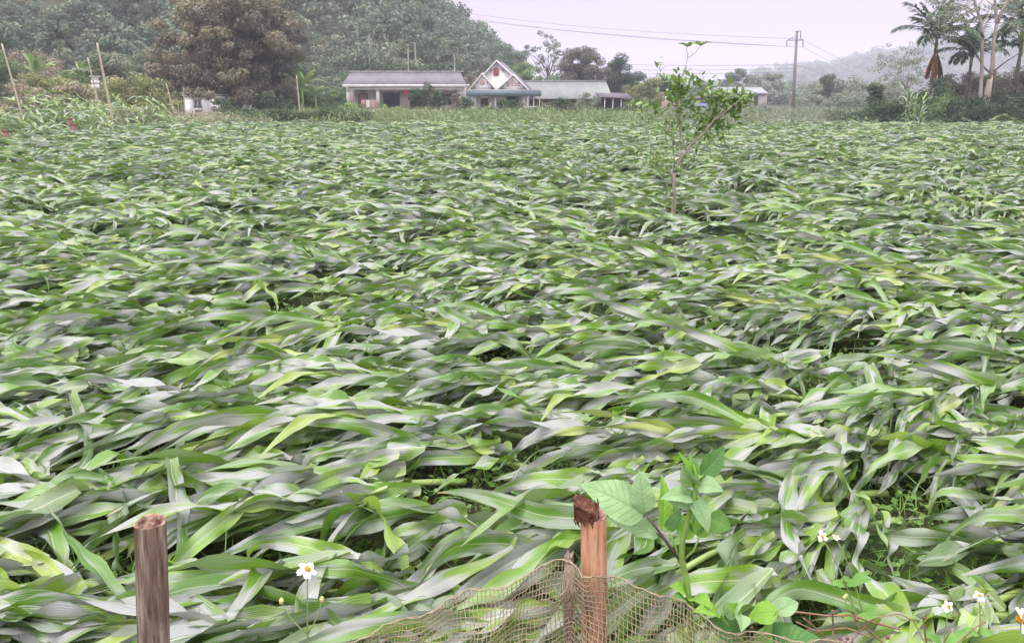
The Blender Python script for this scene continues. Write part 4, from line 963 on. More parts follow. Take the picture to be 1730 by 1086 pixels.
for k in range(3): m.box(hx(651), hx(671), -.4-.3*k, -.1-.3*k if k == 0 else -.1-.3*k, -.1, fl-.13*(k+1))
m.build('steps', M['plaster_pink'], h1)
m = MB(); m.tube([(hx(741), -.15, fl+1.9), (hx(749), .1, fl+.1)], .06, 6); t_ = thing('leaning_plank', 'pale plank leaning on the veranda beside the right window', 'plank', (O1.x+hx(749), HY, .45))
m = MB(); m.prism([(-.5, -.15, 1.95), (-.38, -.15, 1.95), (.06, -.15, 0), (-.06, -.15, 0)], (0, .05, 0)); o = m.build('board', M['trim'], t_)
lx = at(686, 154, HY+.6)
ln = thing('paper_lantern', 'round red lantern hanging from the veranda of the grey roofed house', 'lantern', lx)
rr = .36; zz = np.linspace(-1, 1, 11); m = MB(); m.tube([(0, 0, z*rr*.85) for z in zz], np.maximum(.1, rr*np.sqrt(np.maximum(0, 1-(zz*.95)**2))), 14); m.build('shade', M['lantern'], ln, True)
m = MB(); m.tube([(0, 0, rr*.85), (0, 0, .62)], .012, 5); m.tube([(0, 0, -rr*.8), (0, 0, -rr*1.6)], [.05, .07], 6); m.build('tassel', M['lantern'], ln)
for k, (x, w, c, lab) in enumerate(((614, .42, 'cloth_a', 'pink cloth drying on the veranda railing, leftmost of the washing'), (622, .36, 'cloth_b', 'white cloth drying on the veranda railing in the middle of the washing'), (630, .34, 'cloth_a', 'reddish cloth drying on the veranda railing nearest the second column'))):
    b = at(x, 172, HY-.03); u = np.linspace(-1, 1, 7); t = np.linspace(0, 1, 7); V = np.stack([np.broadcast_to(u[None]*w/2, (7, 7)), -.03-.03*np.sin(u[None]*5+k)*t[:, None]-.01, np.broadcast_to(-t[:, None]*.75+.03*u[None]**2, (7, 7))], -1).reshape(-1, 3)
    V2 = V+[0, .012, 0]; i = np.arange(6)[:, None]*7+np.arange(6)[None]; q = np.stack([i, i+1, i+8, i+7], -1).reshape(-1, 4)
    tag(obj('laundry_cloth', np.vstack([V, V2]), [q, (q+49)[:, ::-1]], M[c], None, None, True, (b.x, HY-.03, fl+1.0)), lab, 'laundry', 'washing on the veranda')
# --- white gabled house, turned a little so that its left side shows
GY = 79.0; O2 = at(795, 192, GY); h2 = thing('gabled_house', 'white house with three pointed gables, red arched vent and a flat slate porch', 'house', (O2.x, GY, 0), math.radians(-5))
def gx_(x): return at(x, 165, GY).x-O2.x
zb = hz(151, GY); gl, gr = gx_(793), gx_(894.5); ax_, az_ = gx_(839.6), hz(103, GY); DP = 8.0
# main gable wall and body
wl, wr = gx_(796), gx_(890)
def onl(x): return zb-.1+(az_-zb+.1)*(x-gl)/(ax_-gl)
def onr(x): return zb-.1+(az_-zb+.1)*(gr-x)/(gr-ax_)
m = MB(); m.prism([(wl, .1, zb-.05), (wr, .1, zb-.05), (wr, .1, onr(wr)-.12), (ax_, .1, az_-.14), (wl, .1, onl(wl)-.12)], (0, .2, 0)); m.build('gable', M['white_wall'], h2)
# two small gables standing forward
for (apx, apy, xl, xr, vent) in ((816, 124.5, 795, 838.5, 'round'), (868, 126.5, 841, 893, 'tri')):
    a_x, a_z = gx_(apx), hz(apy, GY); l_, r_ = gx_(xl), gx_(xr)
    m = MB(); m.prism([(l_+.12, -.35, zb-.05), (r_-.12, -.35, zb-.05), (a_x, -.35, a_z-.12)], (0, .44, 0)); sg = m.build('small_gable', M['white_wall'], h2)
    m = MB()
    for (p, q) in (((l_-.1, zb-.15), (a_x, a_z)), ((a_x, a_z), (r_+.1, zb-.15))):
        m.prism([(p[0], -.62, p[1]-.09), (q[0], -.62, q[1]-.09), (q[0], -.62, q[1]+.06), (p[0], -.62, p[1]+.06)], (0, .9, 0))
    m.build('bargeboard', M['trim'], sg)
    m = MB()
    for f in (.3, .62):
        for (p, q) in (((l_, zb-.1), (a_x, a_z)), ((r_, zb-.1), (a_x, a_z))):
            bx, bz = p[0]+(q[0]-p[0])*f, p[1]+(q[1]-p[1])*f-.13; m.box(bx-.06, bx+.06, -.58, -.355, bz-.24, bz-.02)
    m.build('bracket', M['slate'], sg)
    m = MB()
    if vent == 'round':
        c = (gx_(816), hz(140, GY)); m.prism([(c[0]+.27*math.cos(q*PI/10), -.38, c[1]+.27*math.sin(q*PI/10)) for q in range(20)], (0, .06, 0))
    else:
        for k in range(4):
            w = .95-.25*k; zz_ = hz(146, GY)+.17*k; xc = gx_(867); m.box(xc-w*.75, xc+w*.75, -.39, -.32, zz_, zz_+.11)
    m.build('vent', M['tan_vent'], sg)
m = MB()
for (p, q) in (((gl-.15, zb-.25), (ax_, az_)), ((ax_, az_), (gr+.15, zb-.25))):
    m.prism([(p[0], -.30, p[1]-.11), (q[0], -.30, q[1]-.11), (q[0], -.30, q[1]+.07), (p[0], -.30, p[1]+.07)], (0, .38, 0))
m.build('bargeboard', M['trim'], h2)
m = MB()
for f in (.55, .8):
    for (p, q) in (((gl, zb-.1), (ax_, az_)), ((gr, zb-.1), (ax_, az_))):
        bx, bz = p[0]+(q[0]-p[0])*f, p[1]+(q[1]-p[1])*f-.15; m.box(bx-.07, bx+.07, -.26, .095, bz-.28, bz-.03)
m.build('bracket', M['slate'], h2)
m = MB()
for (p, q) in (((gl-.3, zb-.35), (ax_, az_+.05)), ((gr+.3, zb-.35), (ax_, az_+.05))):
    m.prism([(p[0], .09, p[1]-.03), (q[0], .09, q[1]-.03), (q[0], .09, q[1]+.05), (p[0], .09, p[1]+.05)], (0, DP, 0))
m.build('roof', M['roof_grey'], h2)
c = (gx_(838.6), hz(126.5, GY)); m = MB(); m.prism([(c[0]-.26, .02, c[1]-.1), (c[0]+.26, .02, c[1]-.1), (c[0]+.26, .02, c[1]+.42)]+[(c[0]+.26*math.cos(q*PI/8), .02, c[1]+.42+.3*math.sin(q*PI/8)) for q in range(1, 8)]+[(c[0]-.26, .02, c[1]+.42)], (0, .07, 0)); m.build('arched_vent', M['red_vent'], h2)
# ground floor walls
fl2 = .25; m = MB(); holes = [(gx_(812), gx_(824.5), hz(181, GY), hz(166, GY)), (gx_(855), gx_(876), fl2, hz(160, GY))]
wall_open(m, wl, wr, .1, .3, fl2-.4, zb-.055, holes); m.box(wr-.2, wr, .3, DP, fl2-.4, zb-.3); m.box(wl+.2, wr-.2, DP-.2, DP, fl2-.4, zb-.3); m.build('wall', M['white_wall'], h2)
m = MB(); m.box(wl-.75, wl-.02, .32, DP, fl2-.4, zb-.62); m.build('side_wall', M['blue_wall'], h2)
window(h2, gx_(812), gx_(824.5), hz(181, GY), hz(166, GY), .15, 'glass', 'brown_door', 1)
m = MB(); m.box(gx_(855)+.02, gx_(876)-.02, .5, .56, fl2, hz(160, GY)-.02); q = m.build('doorway', M['dark_in'], h2); m = MB(); frame(m, gx_(855)+.01, gx_(876)-.01, fl2-.06, hz(160, GY)-.01, .07, .2, .09); m.build('door_frame', M['brown_door'], q)
# porch
pl_, pr_ = gx_(797)-.2, gx_(914.5); m = MB(); m.box(pl_, pr_, -2.4, .08, zb-.22, zb-.07); pc = m.build('porch_roof', M['grey_wall'], h2); m = MB(); m.box(pl_-.02, pr_+.02, -2.46, -2.402, zb-.72, zb-.1); m.box(pl_-.02, pl_+.06, -2.4, .0, zb-.72, zb-.225); m.box(pr_-.06, pr_+.02, -2.4, 0, zb-.72, zb-.225); m.build('fascia', M['slate'], pc)
for x in (810.5, 843.5, 855, 890.5, 906.5, 916):
    c = gx_(x)-.15; m = MB(); m.tube([(c, -2.2, -.1), (c, -2.2, zb-.225)], .045, 8); m.tube([(c, -2.2, -.1), (c, -2.2, .08)], .09, 8); m.build('porch_post', M['trim'], h2)
m = MB(); m.box(pl_, pr_, -2.5, .09, -.3, .1); m.build('porch_floor', M['grey_wall'], h2)
m = MB(); x0, x1 = gx_(886), gx_(919); m.box(x0, x1, -2.3, -2.22, .78, .86); m.box(x0, gx_(896), -2.3, -2.22, 1.0, 1.06)
for k in range(6): xx = x0+(x1-x0)*k/5; m.box(xx-.03, xx+.03, -2.29, -2.23, .1, .78)
m.build('railing', M['trim'], h2)
# motorbike under the porch
mb_ = at(819, 190, 76.9); bk = thing('motorbike', 'dark motorbike parked under the porch of the gabled house', 'motorbike', (mb_.x, 76.9, .1), .3)
for s in (-.62, .62):
    th = np.linspace(0, 2*PI, 21); m = MB(); m.tube([(s+.27*math.cos(a), 0, .3+.27*math.sin(a)) for a in th], .05, 8, False); w_ = m.build('wheel', M['black'], bk, True)
    m = MB(); m.tube([(s, -.05, .3), (s, .05, .3)], .05, 8)
    for q in range(6): m.tube([(s, 0, .3), (s+.25*math.cos(q*PI/3), 0, .3+.25*math.sin(q*PI/3))], .008, 4)
    m.build('rim', M['metal'], w_)
m = MB(); m.tube([(-.6, 0, .62), (-.3, 0, .78), (.1, 0, .74), (.25, 0, .62)], [.06, .11, .11, .06], 8); m.build('seat', M['black'], bk, True)
m = MB(); m.tube([(-.55, 0, .5), (-.1, 0, .42), (.2, 0, .45), (.45, 0, .75), (.5, 0, .95)], [.06, .13, .12, .09, .05], 8); m.tube([(.62, .06, .3), (.48, .04, .95)], .03, 6); m.build('body', M['black'], bk, True)
m = MB(); m.tube([(.42, -.32, 1.04), (.48, 0, 1.0), (.42, .32, 1.04)], .022, 6); m.build('handlebar', M['metal'], bk, True); m = MB(); m.tube([(.48, 0, .92), (.58, 0, .92)], [.09, .08], 10); m.build('headlight', M['metal'], bk, True)
# --- long house with green roof
LY = 82.0; O3 = at(905, 192, LY); h3 = thing('long_house', 'long house with a pale green sheet roof and weathered plank walls', 'house', (O3.x, LY, 0))
def lx_(x, Y=LY): return at(x, 165, Y).x-O3.x
ez = hz(167, LY); rz_ = hz(137.5, LY+5); m = MB()
m2 = [(lx_(888), 0), (lx_(1034), 0)]
corr_roof(m, lx_(886), lx_(1034.5), -.5, ez, 5, rz_, .3, .018, .04, ov=lx_(1034.5)-lx_(1023.5, LY+5)); corr_roof(m, lx_(886), lx_(1023, LY+5), 10.5, ez, 5.02, rz_-.02, .3, .018, .04); r3 = m.build('roof', M['roof_green'], h3, True)
m = MB(); m.box(lx_(886), lx_(1023.5, LY+5), 4.86, 5.14, rz_+.02, rz_+.08); m.build('ridge_cap', M['grey_wall'], r3)
m = MB(); x0, x1 = lx_(892), lx_(1012); holes = [(lx_(893), lx_(901), 0, hz(166.5+3, LY)), (lx_(910), lx_(919), hz(186, LY), hz(171, LY)), (lx_(946), lx_(949), 0, hz(170, LY))]
wall_open(m, x0, x1, .6, .75, -.2, ez-.05, holes)
for k in range(40):
    xx = x0+.1+(x1-x0-.3)*k/39
    if not any(h[0]-.1 < xx < h[1]+.05 for h in holes): m.box(xx, xx+.06, .57, .597, -.1, ez-.1)
m.box(x0, x0+.15, .75, 9.9, -.2, ez-.1); m.box(x1-.15, x1, .75, 9.9, -.2, ez-.1); m.box(x0+.15, x1-.15, 9.7, 9.9, -.2, ez-.1); m.build('wall', M['plank'], h3)
m = MB(); m.prism([(x1-.1, .75, ez-.1), (x1-.1, 9.9, ez-.1), (x1-.1, 5, rz_-.15)], (.08, 0, 0)); m.build('gable_end', M['plank'], h3)
m = MB(); m.box(holes[0][0]+.01, holes[0][1]-.01, .66, .71, -.1, holes[0][3]-.01); m.build('door', M['brown_door'], h3)
window(h3, holes[1][0], holes[1][1], holes[1][2], holes[1][3], .62, 'glass', 'brown_door', 1)
m = MB(); m.box(holes[2][0]+.01, holes[2][1]-.01, .68, .72, -.1, holes[2][3]-.01); m.build('door', M['dark_in'], h3)
# --- dark lean-to at its right end
SY = 80.0; O4 = at(1015, 192, SY); h4 = thing('lean_to_shed', 'open fronted dark lean-to shed on thin posts at the right end of the long house', 'shed', (O4.x, SY, 0))
w4 = at(1068, 192, SY).x-O4.x; m = MB(); m.prism([(-.2, -.6, 1.72), (w4, -.6, 1.55), (w4, 4.5, 2.1), (-.2, 4.5, 2.3)], (0, 0, .06)); m.build('roof', M['roof_dark'], h4)
m = MB(); m.box(0, w4-.2, 4.2, 4.35, -.1, 1.9); m.box(0, .12, .2, 4.19, -.1, 1.75); m.box(w4-1.6, w4-.2, .5, .62, -.1, 1.45); m.build('wall', M['dark_in'], h4)
for f in (.1, .36, .62, .95):
    m = MB(); m.tube([(w4*f, -.4, -.1), (w4*f+.02, -.4, 1.65-.12*f)], .05, 6); m.build('post', M['trim'], h4)
# --- brown wooden hut and blue tarp shed
TY = 84.0; O5 = at(1165, 192, TY); h5 = thing('tarp_shed', 'low brown roofed shed with wooden posts behind the citrus sapling', 'shed', (O5.x, TY, 0)); w5 = at(1216, 192, TY).x-O5.x
m = MB(); xa = w5*.62; za_ = hz(163.5, TY); zl_ = hz(172, TY)
m.prism([(-.6, -.7, zl_), (xa, -.7, za_), (xa, -.7, za_+.1), (-.6, -.7, zl_+.1)], (0, 4.5, 0)); m.prism([(xa+.005, -.7, za_), (w5+.5, -.7, hz(169, TY)), (w5+.5, -.7, hz(169, TY)+.1), (xa+.005, -.7, za_+.1)], (0, 4.5, 0)); m.build('roof', M['roof_dark'], h5)
m = MB(); m.box(.1, w5, 3.2, 3.35, -.1, zl_-.05); m.box(w5-.1, w5, .1, 3.19, -.1, zl_-.1); m.box(.3, w5*.55, .3, .4, -.1, .55); m.build('wall', M['plank'], h5)
for f in (.02, .35, .98): m = MB(); m.tube([(w5*f, -.4, -.1), (w5*f, -.4, zl_)], .07, 6); m.build('post', M['plank'], h5)
b = at(1185, 181, TY-1); u = np.linspace(0, 1, 12); v = np.linspace(0, 1, 9); U, Vv = np.meshgrid(u, v)
wt = at(1203, 180, TY-1).x-at(1168, 180, TY-1).x; X_ = (U-.5)*wt+Vv*.25; Z_ = .62-U*.35-Vv*.55+.07*np.sin(U*9+Vv*3)+.05*np.sin(Vv*8+U*4); Y_ = -Vv*.5+.09*np.sin(U*11+1)
V = np.stack([X_, Y_, Z_], -1).reshape(-1, 3); i = np.arange(8)[:, None]*12+np.arange(11)[None]; q = np.stack([i, i+1, i+13, i+12], -1).reshape(-1, 4)
tag(obj('tarpaulin', np.vstack([V, V+[0, .02, -.015]]), [q, (q+108)[:, ::-1]], M['tarp'], None, None, True, (b.x, TY-1, b.z)), 'crumpled blue tarpaulin hung under the brown shed roof', 'tarpaulin')
KY = 81.0; O6 = at(1118, 192, KY); h6 = thing('plank_fence', 'patch of weathered pinkish boards on posts left of the blue tarp', 'fence', (O6.x, KY, 0)); w6 = at(1148, 192, KY).x-O6.x
m = MB(); rng = rngof(61)
for k in range(11): xx = w6*k/11; m.box(xx, xx+w6/11-.02, 0, .05, -.1, 1.35+rng.uniform(-.12, .08))
m.build('boards', M['plank'], h6); m = MB(); m.box(0, w6, .06, .12, .9, 1.0); m.box(w6*.2, w6*.2+.1, .13, .23, -.1, 1.8); m.box(w6*.8, w6*.8+.1, .13, .23, -.1, 1.7); m.build('frame', M['trim'], h6)
# --- long pale building in the distance
BY = 132.0; O7 = at(1202, 180, BY); h7 = thing('long_barn', 'long pale barn with a grey sheet roof in haze left of the power pole', 'barn', (O7.x, BY, 0)); 
def bx_(x, Y=BY): return at(x, 165, Y).x-O7.x
m = MB(); corr_roof(m, bx_(1212), bx_(1297), -.5, hz(158, BY), 4, hz(147.5, BY+4), .4, .03, .06); corr_roof(m, bx_(1212), bx_(1297), 8.5, hz(158, BY), 4.02, hz(147.5, BY+4)-.02, .4, .03, .06); m.build('roof', M['roof_far'], h7, True)
m = MB(); wall_open(m, bx_(1203), bx_(1296), 0, .25, -.2, hz(158.5, BY), [(bx_(1225), bx_(1232), .9, 1.9), (bx_(1250), bx_(1257), .9, 1.9), (bx_(1274), bx_(1281), 0, 2.0)]); m.box(bx_(1203), bx_(1212), .05, 8, hz(158.5, BY)+.01, hz(149, BY)); m.box(bx_(1296)-.25, bx_(1296), .25, 8, -.2, hz(158.5, BY)); m.build('wall', M['plaster'], h7)
for a in (1225, 1250): window(h7, bx_(a), bx_(a+7), .9, 1.9, .1, 'glass', 'trim', 1)
m = MB(); m.box(bx_(1274), bx_(1281), .1, .15, -.1, 2.0); m.build('door', M['dark_in'], h7)
# --- small white shed under the big tree
WYY = 54.6; O8 = at(312, 192, WYY); h8 = thing('white_shed', 'small white shed with a blue grey window under the big brown tree', 'shed', (O8.x, WYY, 0))
def wx_(x): return at(x, 165, WYY).x-O8.x
m = MB(); z8 = hz(163, WYY); wall_open(m, 0, wx_(353), 0, .2, -.2, z8, [(wx_(326), wx_(340), hz(184, WYY), hz(169, WYY)), (wx_(327), wx_(341), -.1, hz(187, WYY))]); m.box(0, .2, .2, 3.5, -.2, z8); m.box(wx_(353)-.2, wx_(353), .2, 3.5, -.2, z8); m.box(.2, wx_(353)-.2, 3.3, 3.5, -.2, z8); M['lime'] = mat_plain('lime_wash', (.86, .84, .86), (.76, .74, .76), 1, .8, .2); m.build('wall', M['lime'], h8)
m = MB(); m.prism([(-.08, -.1, z8+.02), (wx_(353)+.08, -.1, z8+.02), (wx_(353)+.08, 3.6, z8+.1), (-.08, 3.6, z8+.1)], (0, 0, .05)); m.build('roof', M['grey_wall'], h8)
window(h8, wx_(326), wx_(340), hz(184, WYY), hz(169, WYY), .06, 'blue_wall', 'trim', 1); m = MB(); m.box(wx_(327), wx_(341), .08, .13, -.1, hz(187.2, WYY)); m.build('door', M['grey_wall'], h8)
O9 = at(404, 192, 64); h9 = thing('white_wall', 'short white boundary wall seen past the trunk of the big tree', 'wall', (O9.x, 64, 0)); w9 = at(423, 192, 64).x-O9.x
m = MB(); m.box(0, w9, 0, .2, -.2, at(404, 174, 64).z); m.build('wall', M['white_wall'], h9); m = MB(); m.box(-.04, w9+.04, -.05, .25, at(404, 174, 64).z+.003, at(404, 174, 64).z+.08); m.build('coping', M['trim'], h9)
O10 = at(-20, 170, 70); h10 = thing('grey_hut', 'pale grey wall and roof of a hut peeping between shrubs at the left border', 'hut', (O10.x, 70, 0)); w10 = at(34, 170, 70).x-O10.x; z10 = at(0, 114, 70).z
m = MB(); m.box(0, w10, 0, .2, -.2, z10-.1); m.box(w10-.2, w10, .2, 3, -.2, z10-.1); m.build('wall', M['grey_wall'], h10); m = MB(); m.prism([(-.2, -.5, z10-.1), (w10+.3, -.5, z10-.1), (w10+.3, 3.2, z10+.35), (-.2, 3.2, z10+.35)], (0, 0, .07)); m.build('roof', M['roof_far'], h10)

# ------------------------------------------------------------------ power pole and wires
PY = 80.0; pb = at(1339, 193, PY); pole = thing('power_pole', 'slim dark power pole with a cross arm standing right of centre', 'power pole', (pb.x, PY, 0))
pt = at(1346.5, 53, PY); dx_ = pt.x-pb.x; ph = pt.z
def pw(x, y, dy=0): q = at(x, y, PY+dy); return (q.x-pb.x, dy, q.z)
m = MB(); m.tube([(0, 0, -.3), (dx_*.5, 0, ph*.5), (dx_, 0, ph)], [.19, .16, .115], 10); m.build('shaft', M['concrete'], pole, True)
m = MB(); m.tube([pw(1329, 68.5, -.16), pw(1357, 68, -.16)], .05, 6); m.tube([pw(1345, 53.5, -.14), pw(1354, 53, -.14)], .045, 6); m.tube([pw(1330, 69, -.16), pw(1345, 61, -.14)], .03, 5); m.build('cross_arm', M['concrete'], pole, True)
m = MB()
for (x, y0, y1) in ((1329.5, 68.5, 79), (1356.8, 68, 80), (1353, 54, 66)): m.tube([pw(x, y0, -.16), pw(x-.5, (y0+y1)/2, -.16), pw(x, y1, -.16)], [.04, .06, .035], 6)
m.build('insulator', M['concrete'], pole, True)
M['wire'] = mat_plain('wire', (.12, .11, .13), (.10, .09, .11), 1, .6, .3)
def wire(label, a, b_, sag, r=.016):
    a, b_ = np.array(a), np.array(b_); t = np.linspace(0, 1, 26)[:, None]; P = a+(b_-a)*t; P[:, 2] -= (4*sag*t*(1-t))[:, 0]
    V, p = tube(P-a, r, 4); tag(obj('power_cable', V, p, M['wire'], None, None, True, tuple(a)), label, 'cable', 'power lines from the pole')
def PW(x, y): return np.array(pw(x, y, -.16))+[pb.x, PY, 0]
for (x, y, ex, ey, eY, sg, lab) in ((1329.5, 79, 700, 22, 125, .5, 'lowest of three cables from the left end of the cross arm to the hill'), (1353, 66, 700, 8, 125, .9, 'topmost cable running from the pole head to the wooded hill at left'), (1356.8, 80, 700, 15, 127, .9, 'middle cable running from the cross arm to the wooded hill at left'),
    (1341, 109, 985, 106, 105, .25, 'upper of the low cables running from the pole shaft to the trees at left'), (1341, 116, 985, 116, 105, .2, 'lower of the low cables running from the pole shaft to the trees at left'), (1341, 122, 985, 124, 105, .15, 'lowest cable on the pole, running left just above the sheds'),
    (1353, 66, 1520, 134, 420, 1.5, 'topmost cable receding from the pole into the haze at right'), (1356.8, 80, 1500, 138, 420, 1.5, 'second cable receding from the pole into the haze at right'), (1341, 109, 1470, 140, 420, 1.0, 'low cable receding from the pole into the haze at right')):
    wire(lab, PW(x, y), at(ex, ey, eY), sg)

# ------------------------------------------------------------------ poles, stakes, hive box on the left
def stick(name, label, cat, x0, y0, x1, y1, Y, r, mat='bamboo', group=None, nodes=True, dY=0):
    a = at(x1, y1, Y); t = at(x0, y0, Y+dY); zdir = (t-a)/(t.z-a.z); a = a-zdir*(a.z+.1)
    root = thing(name, label, cat, (a.x, a.y, 0), 0, group); n = 14; P = [(zdir.x*(q/(n-1))*(t.z+.1), zdir.y*(q/(n-1))*(t.z+.1), -.1+(q/(n-1))*(t.z+.1)) for q in range(n)]
    P = np.array(P); m = MB(); m.tube(P, np.linspace(r, r*.62, n), 8); m.build('cane', M[mat], root, True)
    if nodes:
        m = MB(); d = unit(P[-1]-P[0])
        for q in range(1, n-1): m.tube([P[q]-d*.02, P[q], P[q]+d*.02], np.array([.9, 1.22, .9])*np.interp(q, [0, n], [r, r*.62]), 8)
        m.build('node', M[mat], root, True)
    return root
stick('bamboo_pole', 'long bamboo pole leaning left at the left border', 'pole', 3, 74, 40, 205, 30, .045)
stick('bamboo_pole', 'thinner grey bamboo pole carrying the white hive box', 'pole', 148, 98, 172, 200, 40, .05)
stick('bamboo_pole', 'tallest bamboo pole leaning left, right of the white hive box', 'pole', 164, 73, 191, 206, 38, .07)
stick('bamboo_pole', 'leaning bamboo pole just left of the white shed', 'pole', 281, 142, 296, 202, 46, .055)
stick('bamboo_pole', 'thin grey pole in front of the white shed corner', 'pole', 310, 148, 314, 202, 50, .035)
stick('bamboo_pole', 'upright bamboo pole at the right foot of the big tree', 'pole', 501, 128, 508, 204, 52, .06)
for k, (x, y0, Y) in enumerate(((207, 196, 39), (234, 196, 40), (243, 199, 40), (216, 194, 39), (285, 192, 44), (298, 180, 45), (304, 176, 46), (301, 186, 45))):
    stick('fence_stake', 'short thin wooden stake of the netted fence along the left field edge', 'stake', x-rngof(k).uniform(1, 5), y0, x, 214, Y, .035, 'bamboo', 'stakes along the left field edge', False)
for k, (x, y0, Y, lab) in enumerate(((120, 202, 31, 'reddish brick fence post among leaning maize at left'), (127, 212, 30.5, 'shorter reddish fence post just right of the brick post'), (10, 222, 26, 'reddish fence post cut low at the left border'))):
    a = at(x, 230, Y); t = at(x, y0, Y); root = thing('brick_post', lab, 'post', (a.x, Y, 0)); m = MB(); m.box(-.07, .07, -.07, .07, -.1, t.z); m.build('shaft', M['brick'], root); m = MB(); m.box(-.085, .085, -.085, .085, t.z+.002, t.z+.05); m.build('cap', M['brick'], root)
b = at(161, 141, 40.3); hv = thing('hive_box', 'small white slatted box fixed to a bamboo pole at left', 'box', (b.x, 40.3, b.z)); m = MB(); m.box(-.14, .14, -.12, .12, -.3, -.05); m.box(-.15, .15, -.13, .13, -.04, .14); m.box(-.13, .13, -.11, .11, .15, .3); m.build('body', M['white_wall'], hv); m = MB(); m.box(-.19, .19, -.16, .16, .31, .36); m.build('lid', M['trim'], hv)
# netted fence on the left edge
def side_net():
    a = at(205, 208, 39.5); c = at(300, 206, 45.5); root = thing('net_fence', 'sagging beige net strung between stakes along the left field edge', 'net fence', (a.x, a.y, 0)); d = Vector((c.x-a.x, c.y-a.y, 0)); m = MB()
    nu, nv = 70, 12; H = 1.15
    P = np.array([[(d.x*i/nu, d.y*i/nu+.08*math.sin(i*.7+j), H*(1-.25*abs(math.sin(i*PI/14)))*j/nv) for i in range(nu+1)] for j in range(nv+1)])
    for j in range(nv+1): m.tube(P[j], .011, 3, False)
    for i in range(nu+1): m.tube(P[:, i], .011, 3, False)
    m.build('mesh', M['net'], root)
side_net()

# ------------------------------------------------------------------ standing and leaning maize
UPV = []
for k in range(14):
    rng = rngof(1300+k); nl = int(rng.integers(9, 12)); Hs = rng.uniform(1.25, 1.7); s = np.linspace(.12, 1, nl); side = np.where(np.arange(nl) % 2, 0, PI)+rng.normal(0, .45, nl)+rng.uniform(0, 3)
    lean = rng.uniform(.7, 1.2) if k < 9 else rng.uniform(0, .15); cv = lambda q: np.stack([Hs*(q*math.sin(lean*.5)+q*q*.5*math.sin(lean)), 0*q, Hs*q*(math.cos(lean*.6)-.22*lean*q)], -1)
    if k < 9: side = np.where(rng.random(nl) < .75, rng.normal(0, .55, nl), side)
    V, Q, A = maize_leaves(cv(s), side, np.where(k < 9, .35, 1.0)+rng.uniform(0, .4, nl), rng.uniform(.55, .9, nl), rng.uniform(.045, .075, nl), rng.normal(0, .4, nl), rng.uniform(1.2, 2.4, nl), rng.normal(0, .3, nl), rng.normal(0, .6, nl), rng.uniform(.004, .014, nl), np.clip(rng.normal(.6, .2, nl), 0, 1), np.full(nl, .02), 10, 5, rng)
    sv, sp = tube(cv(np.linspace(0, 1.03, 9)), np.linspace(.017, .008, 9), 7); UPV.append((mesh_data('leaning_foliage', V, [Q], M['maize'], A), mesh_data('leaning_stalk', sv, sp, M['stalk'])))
def put_maize(x, Y, k, rz, sc, label, group, name='leaning_maize_plant'):
    p = at(x, 200, Y); root = thing(name, label, 'leaning maize', (p.x, Y, 0), rz, group); root.scale = (sc, sc, sc); link('foliage', UPV[k][0], root); link('stalk', UPV[k][1], root)
rng = rngof(51)
for k in range(110):
    f = k/109; x = -30+330*f**.8+rng.normal(0, 9); Y = 25.5+13*f**.9+rng.uniform(-.6, 2.2)+(5 if x > 210 else 0)*f
    put_maize(x, Y, int(rng.integers(0, 9)), PI+.15+rng.normal(0, .45), rng.uniform(1.0, 1.45), 'half fallen maize plant leaning left along the left field edge', 'leaning maize along the left field edge')
for k in range(44):
    x = rng.uniform(285, 470); put_maize(x, rng.uniform(43, 46), int(rng.integers(0, 9)), PI+.1+rng.normal(0, .5), rng.uniform(.5, .75), 'half fallen maize plant leaning left in front of the white shed and big tree', 'leaning maize before the white shed')
for k in range(46):
    x = rng.uniform(690, 1110); put_maize(x, rng.uniform(41, 46), int(rng.integers(4, 14)), rng.uniform(0, 6.28), rng.uniform(.45, .8), 'short maize plant still partly upright at the far field edge before the houses', 'upright maize at the far field edge')
for k, x in enumerate((1535, 1541, 1547, 1553, 1558, 1530)): put_maize(x, 43.2+rng.uniform(-.5, .5), 9+k % 5, rng.uniform(0, 6), rng.uniform(.95, 1.25), 'upright maize plant in the clump before the right thicket', 'upright maize clump at right')
for k in range(12): put_maize(rng.uniform(1460, 1740), rng.uniform(42, 44.5), int(rng.integers(0, 9)), PI+rng.normal(0, .6), rng.uniform(.45, .7), 'half fallen maize plant at the foot of the right thicket', 'leaning maize before the right thicket')
put_maize(1662, 43, 2, .3, .9, 'pale maize plant leaning right at the base of the forked tree', None)

# ------------------------------------------------------------------ saplings and shrubs before the houses
def sapling(label, x, Y, top, wpx, fol, seed, frac=.3, size=.12, ncl=22, dens=90):
    return tree('sapling', label, 'sapling', x, 200, Y, top, wpx*1.25, fol, 300+seed, frac, ncl, size, dens, (.25, .42), trunk_r=.035, nlimb=6)
for k, a in enumerate((('dark leafy sapling in front of the second doorway of the grey roofed house', 705, 62, 146, 32, 'f_dark', .34), ('taller dark sapling right of the second doorway', 728, 61, 138, 36, 'f_dark', .3), ('small dark sapling between the second doorway and the leaning plank', 742, 63, 160, 30, 'f_dark', .3), ('thin reddish sapling below the right window of the grey roofed house', 772, 62, 148, 18, 'f_mauve', .4), ('dark sapling at the gap between the two houses', 786, 63, 162, 30, 'f_dark', .3), ('round headed dark sapling in front of the porch doorway', 850, 61, 166, 24, 'f_dark', .42), ('round dark sapling just right of the one at the porch doorway', 866, 62, 167, 22, 'f_dark', .42), ('thin reddish sapling in front of the porch railing', 908, 62, 178, 18, 'f_mauve', .3), ('thin dark sapling in front of the plank wall', 927, 62, 172, 18, 'f_mauve', .3), ('narrow dark sapling in front of the middle of the plank wall', 950, 62, 164, 24, 'f_dark', .25))):
    sapling(a[0], a[1], a[2], a[3], a[4], a[5], k, a[6])
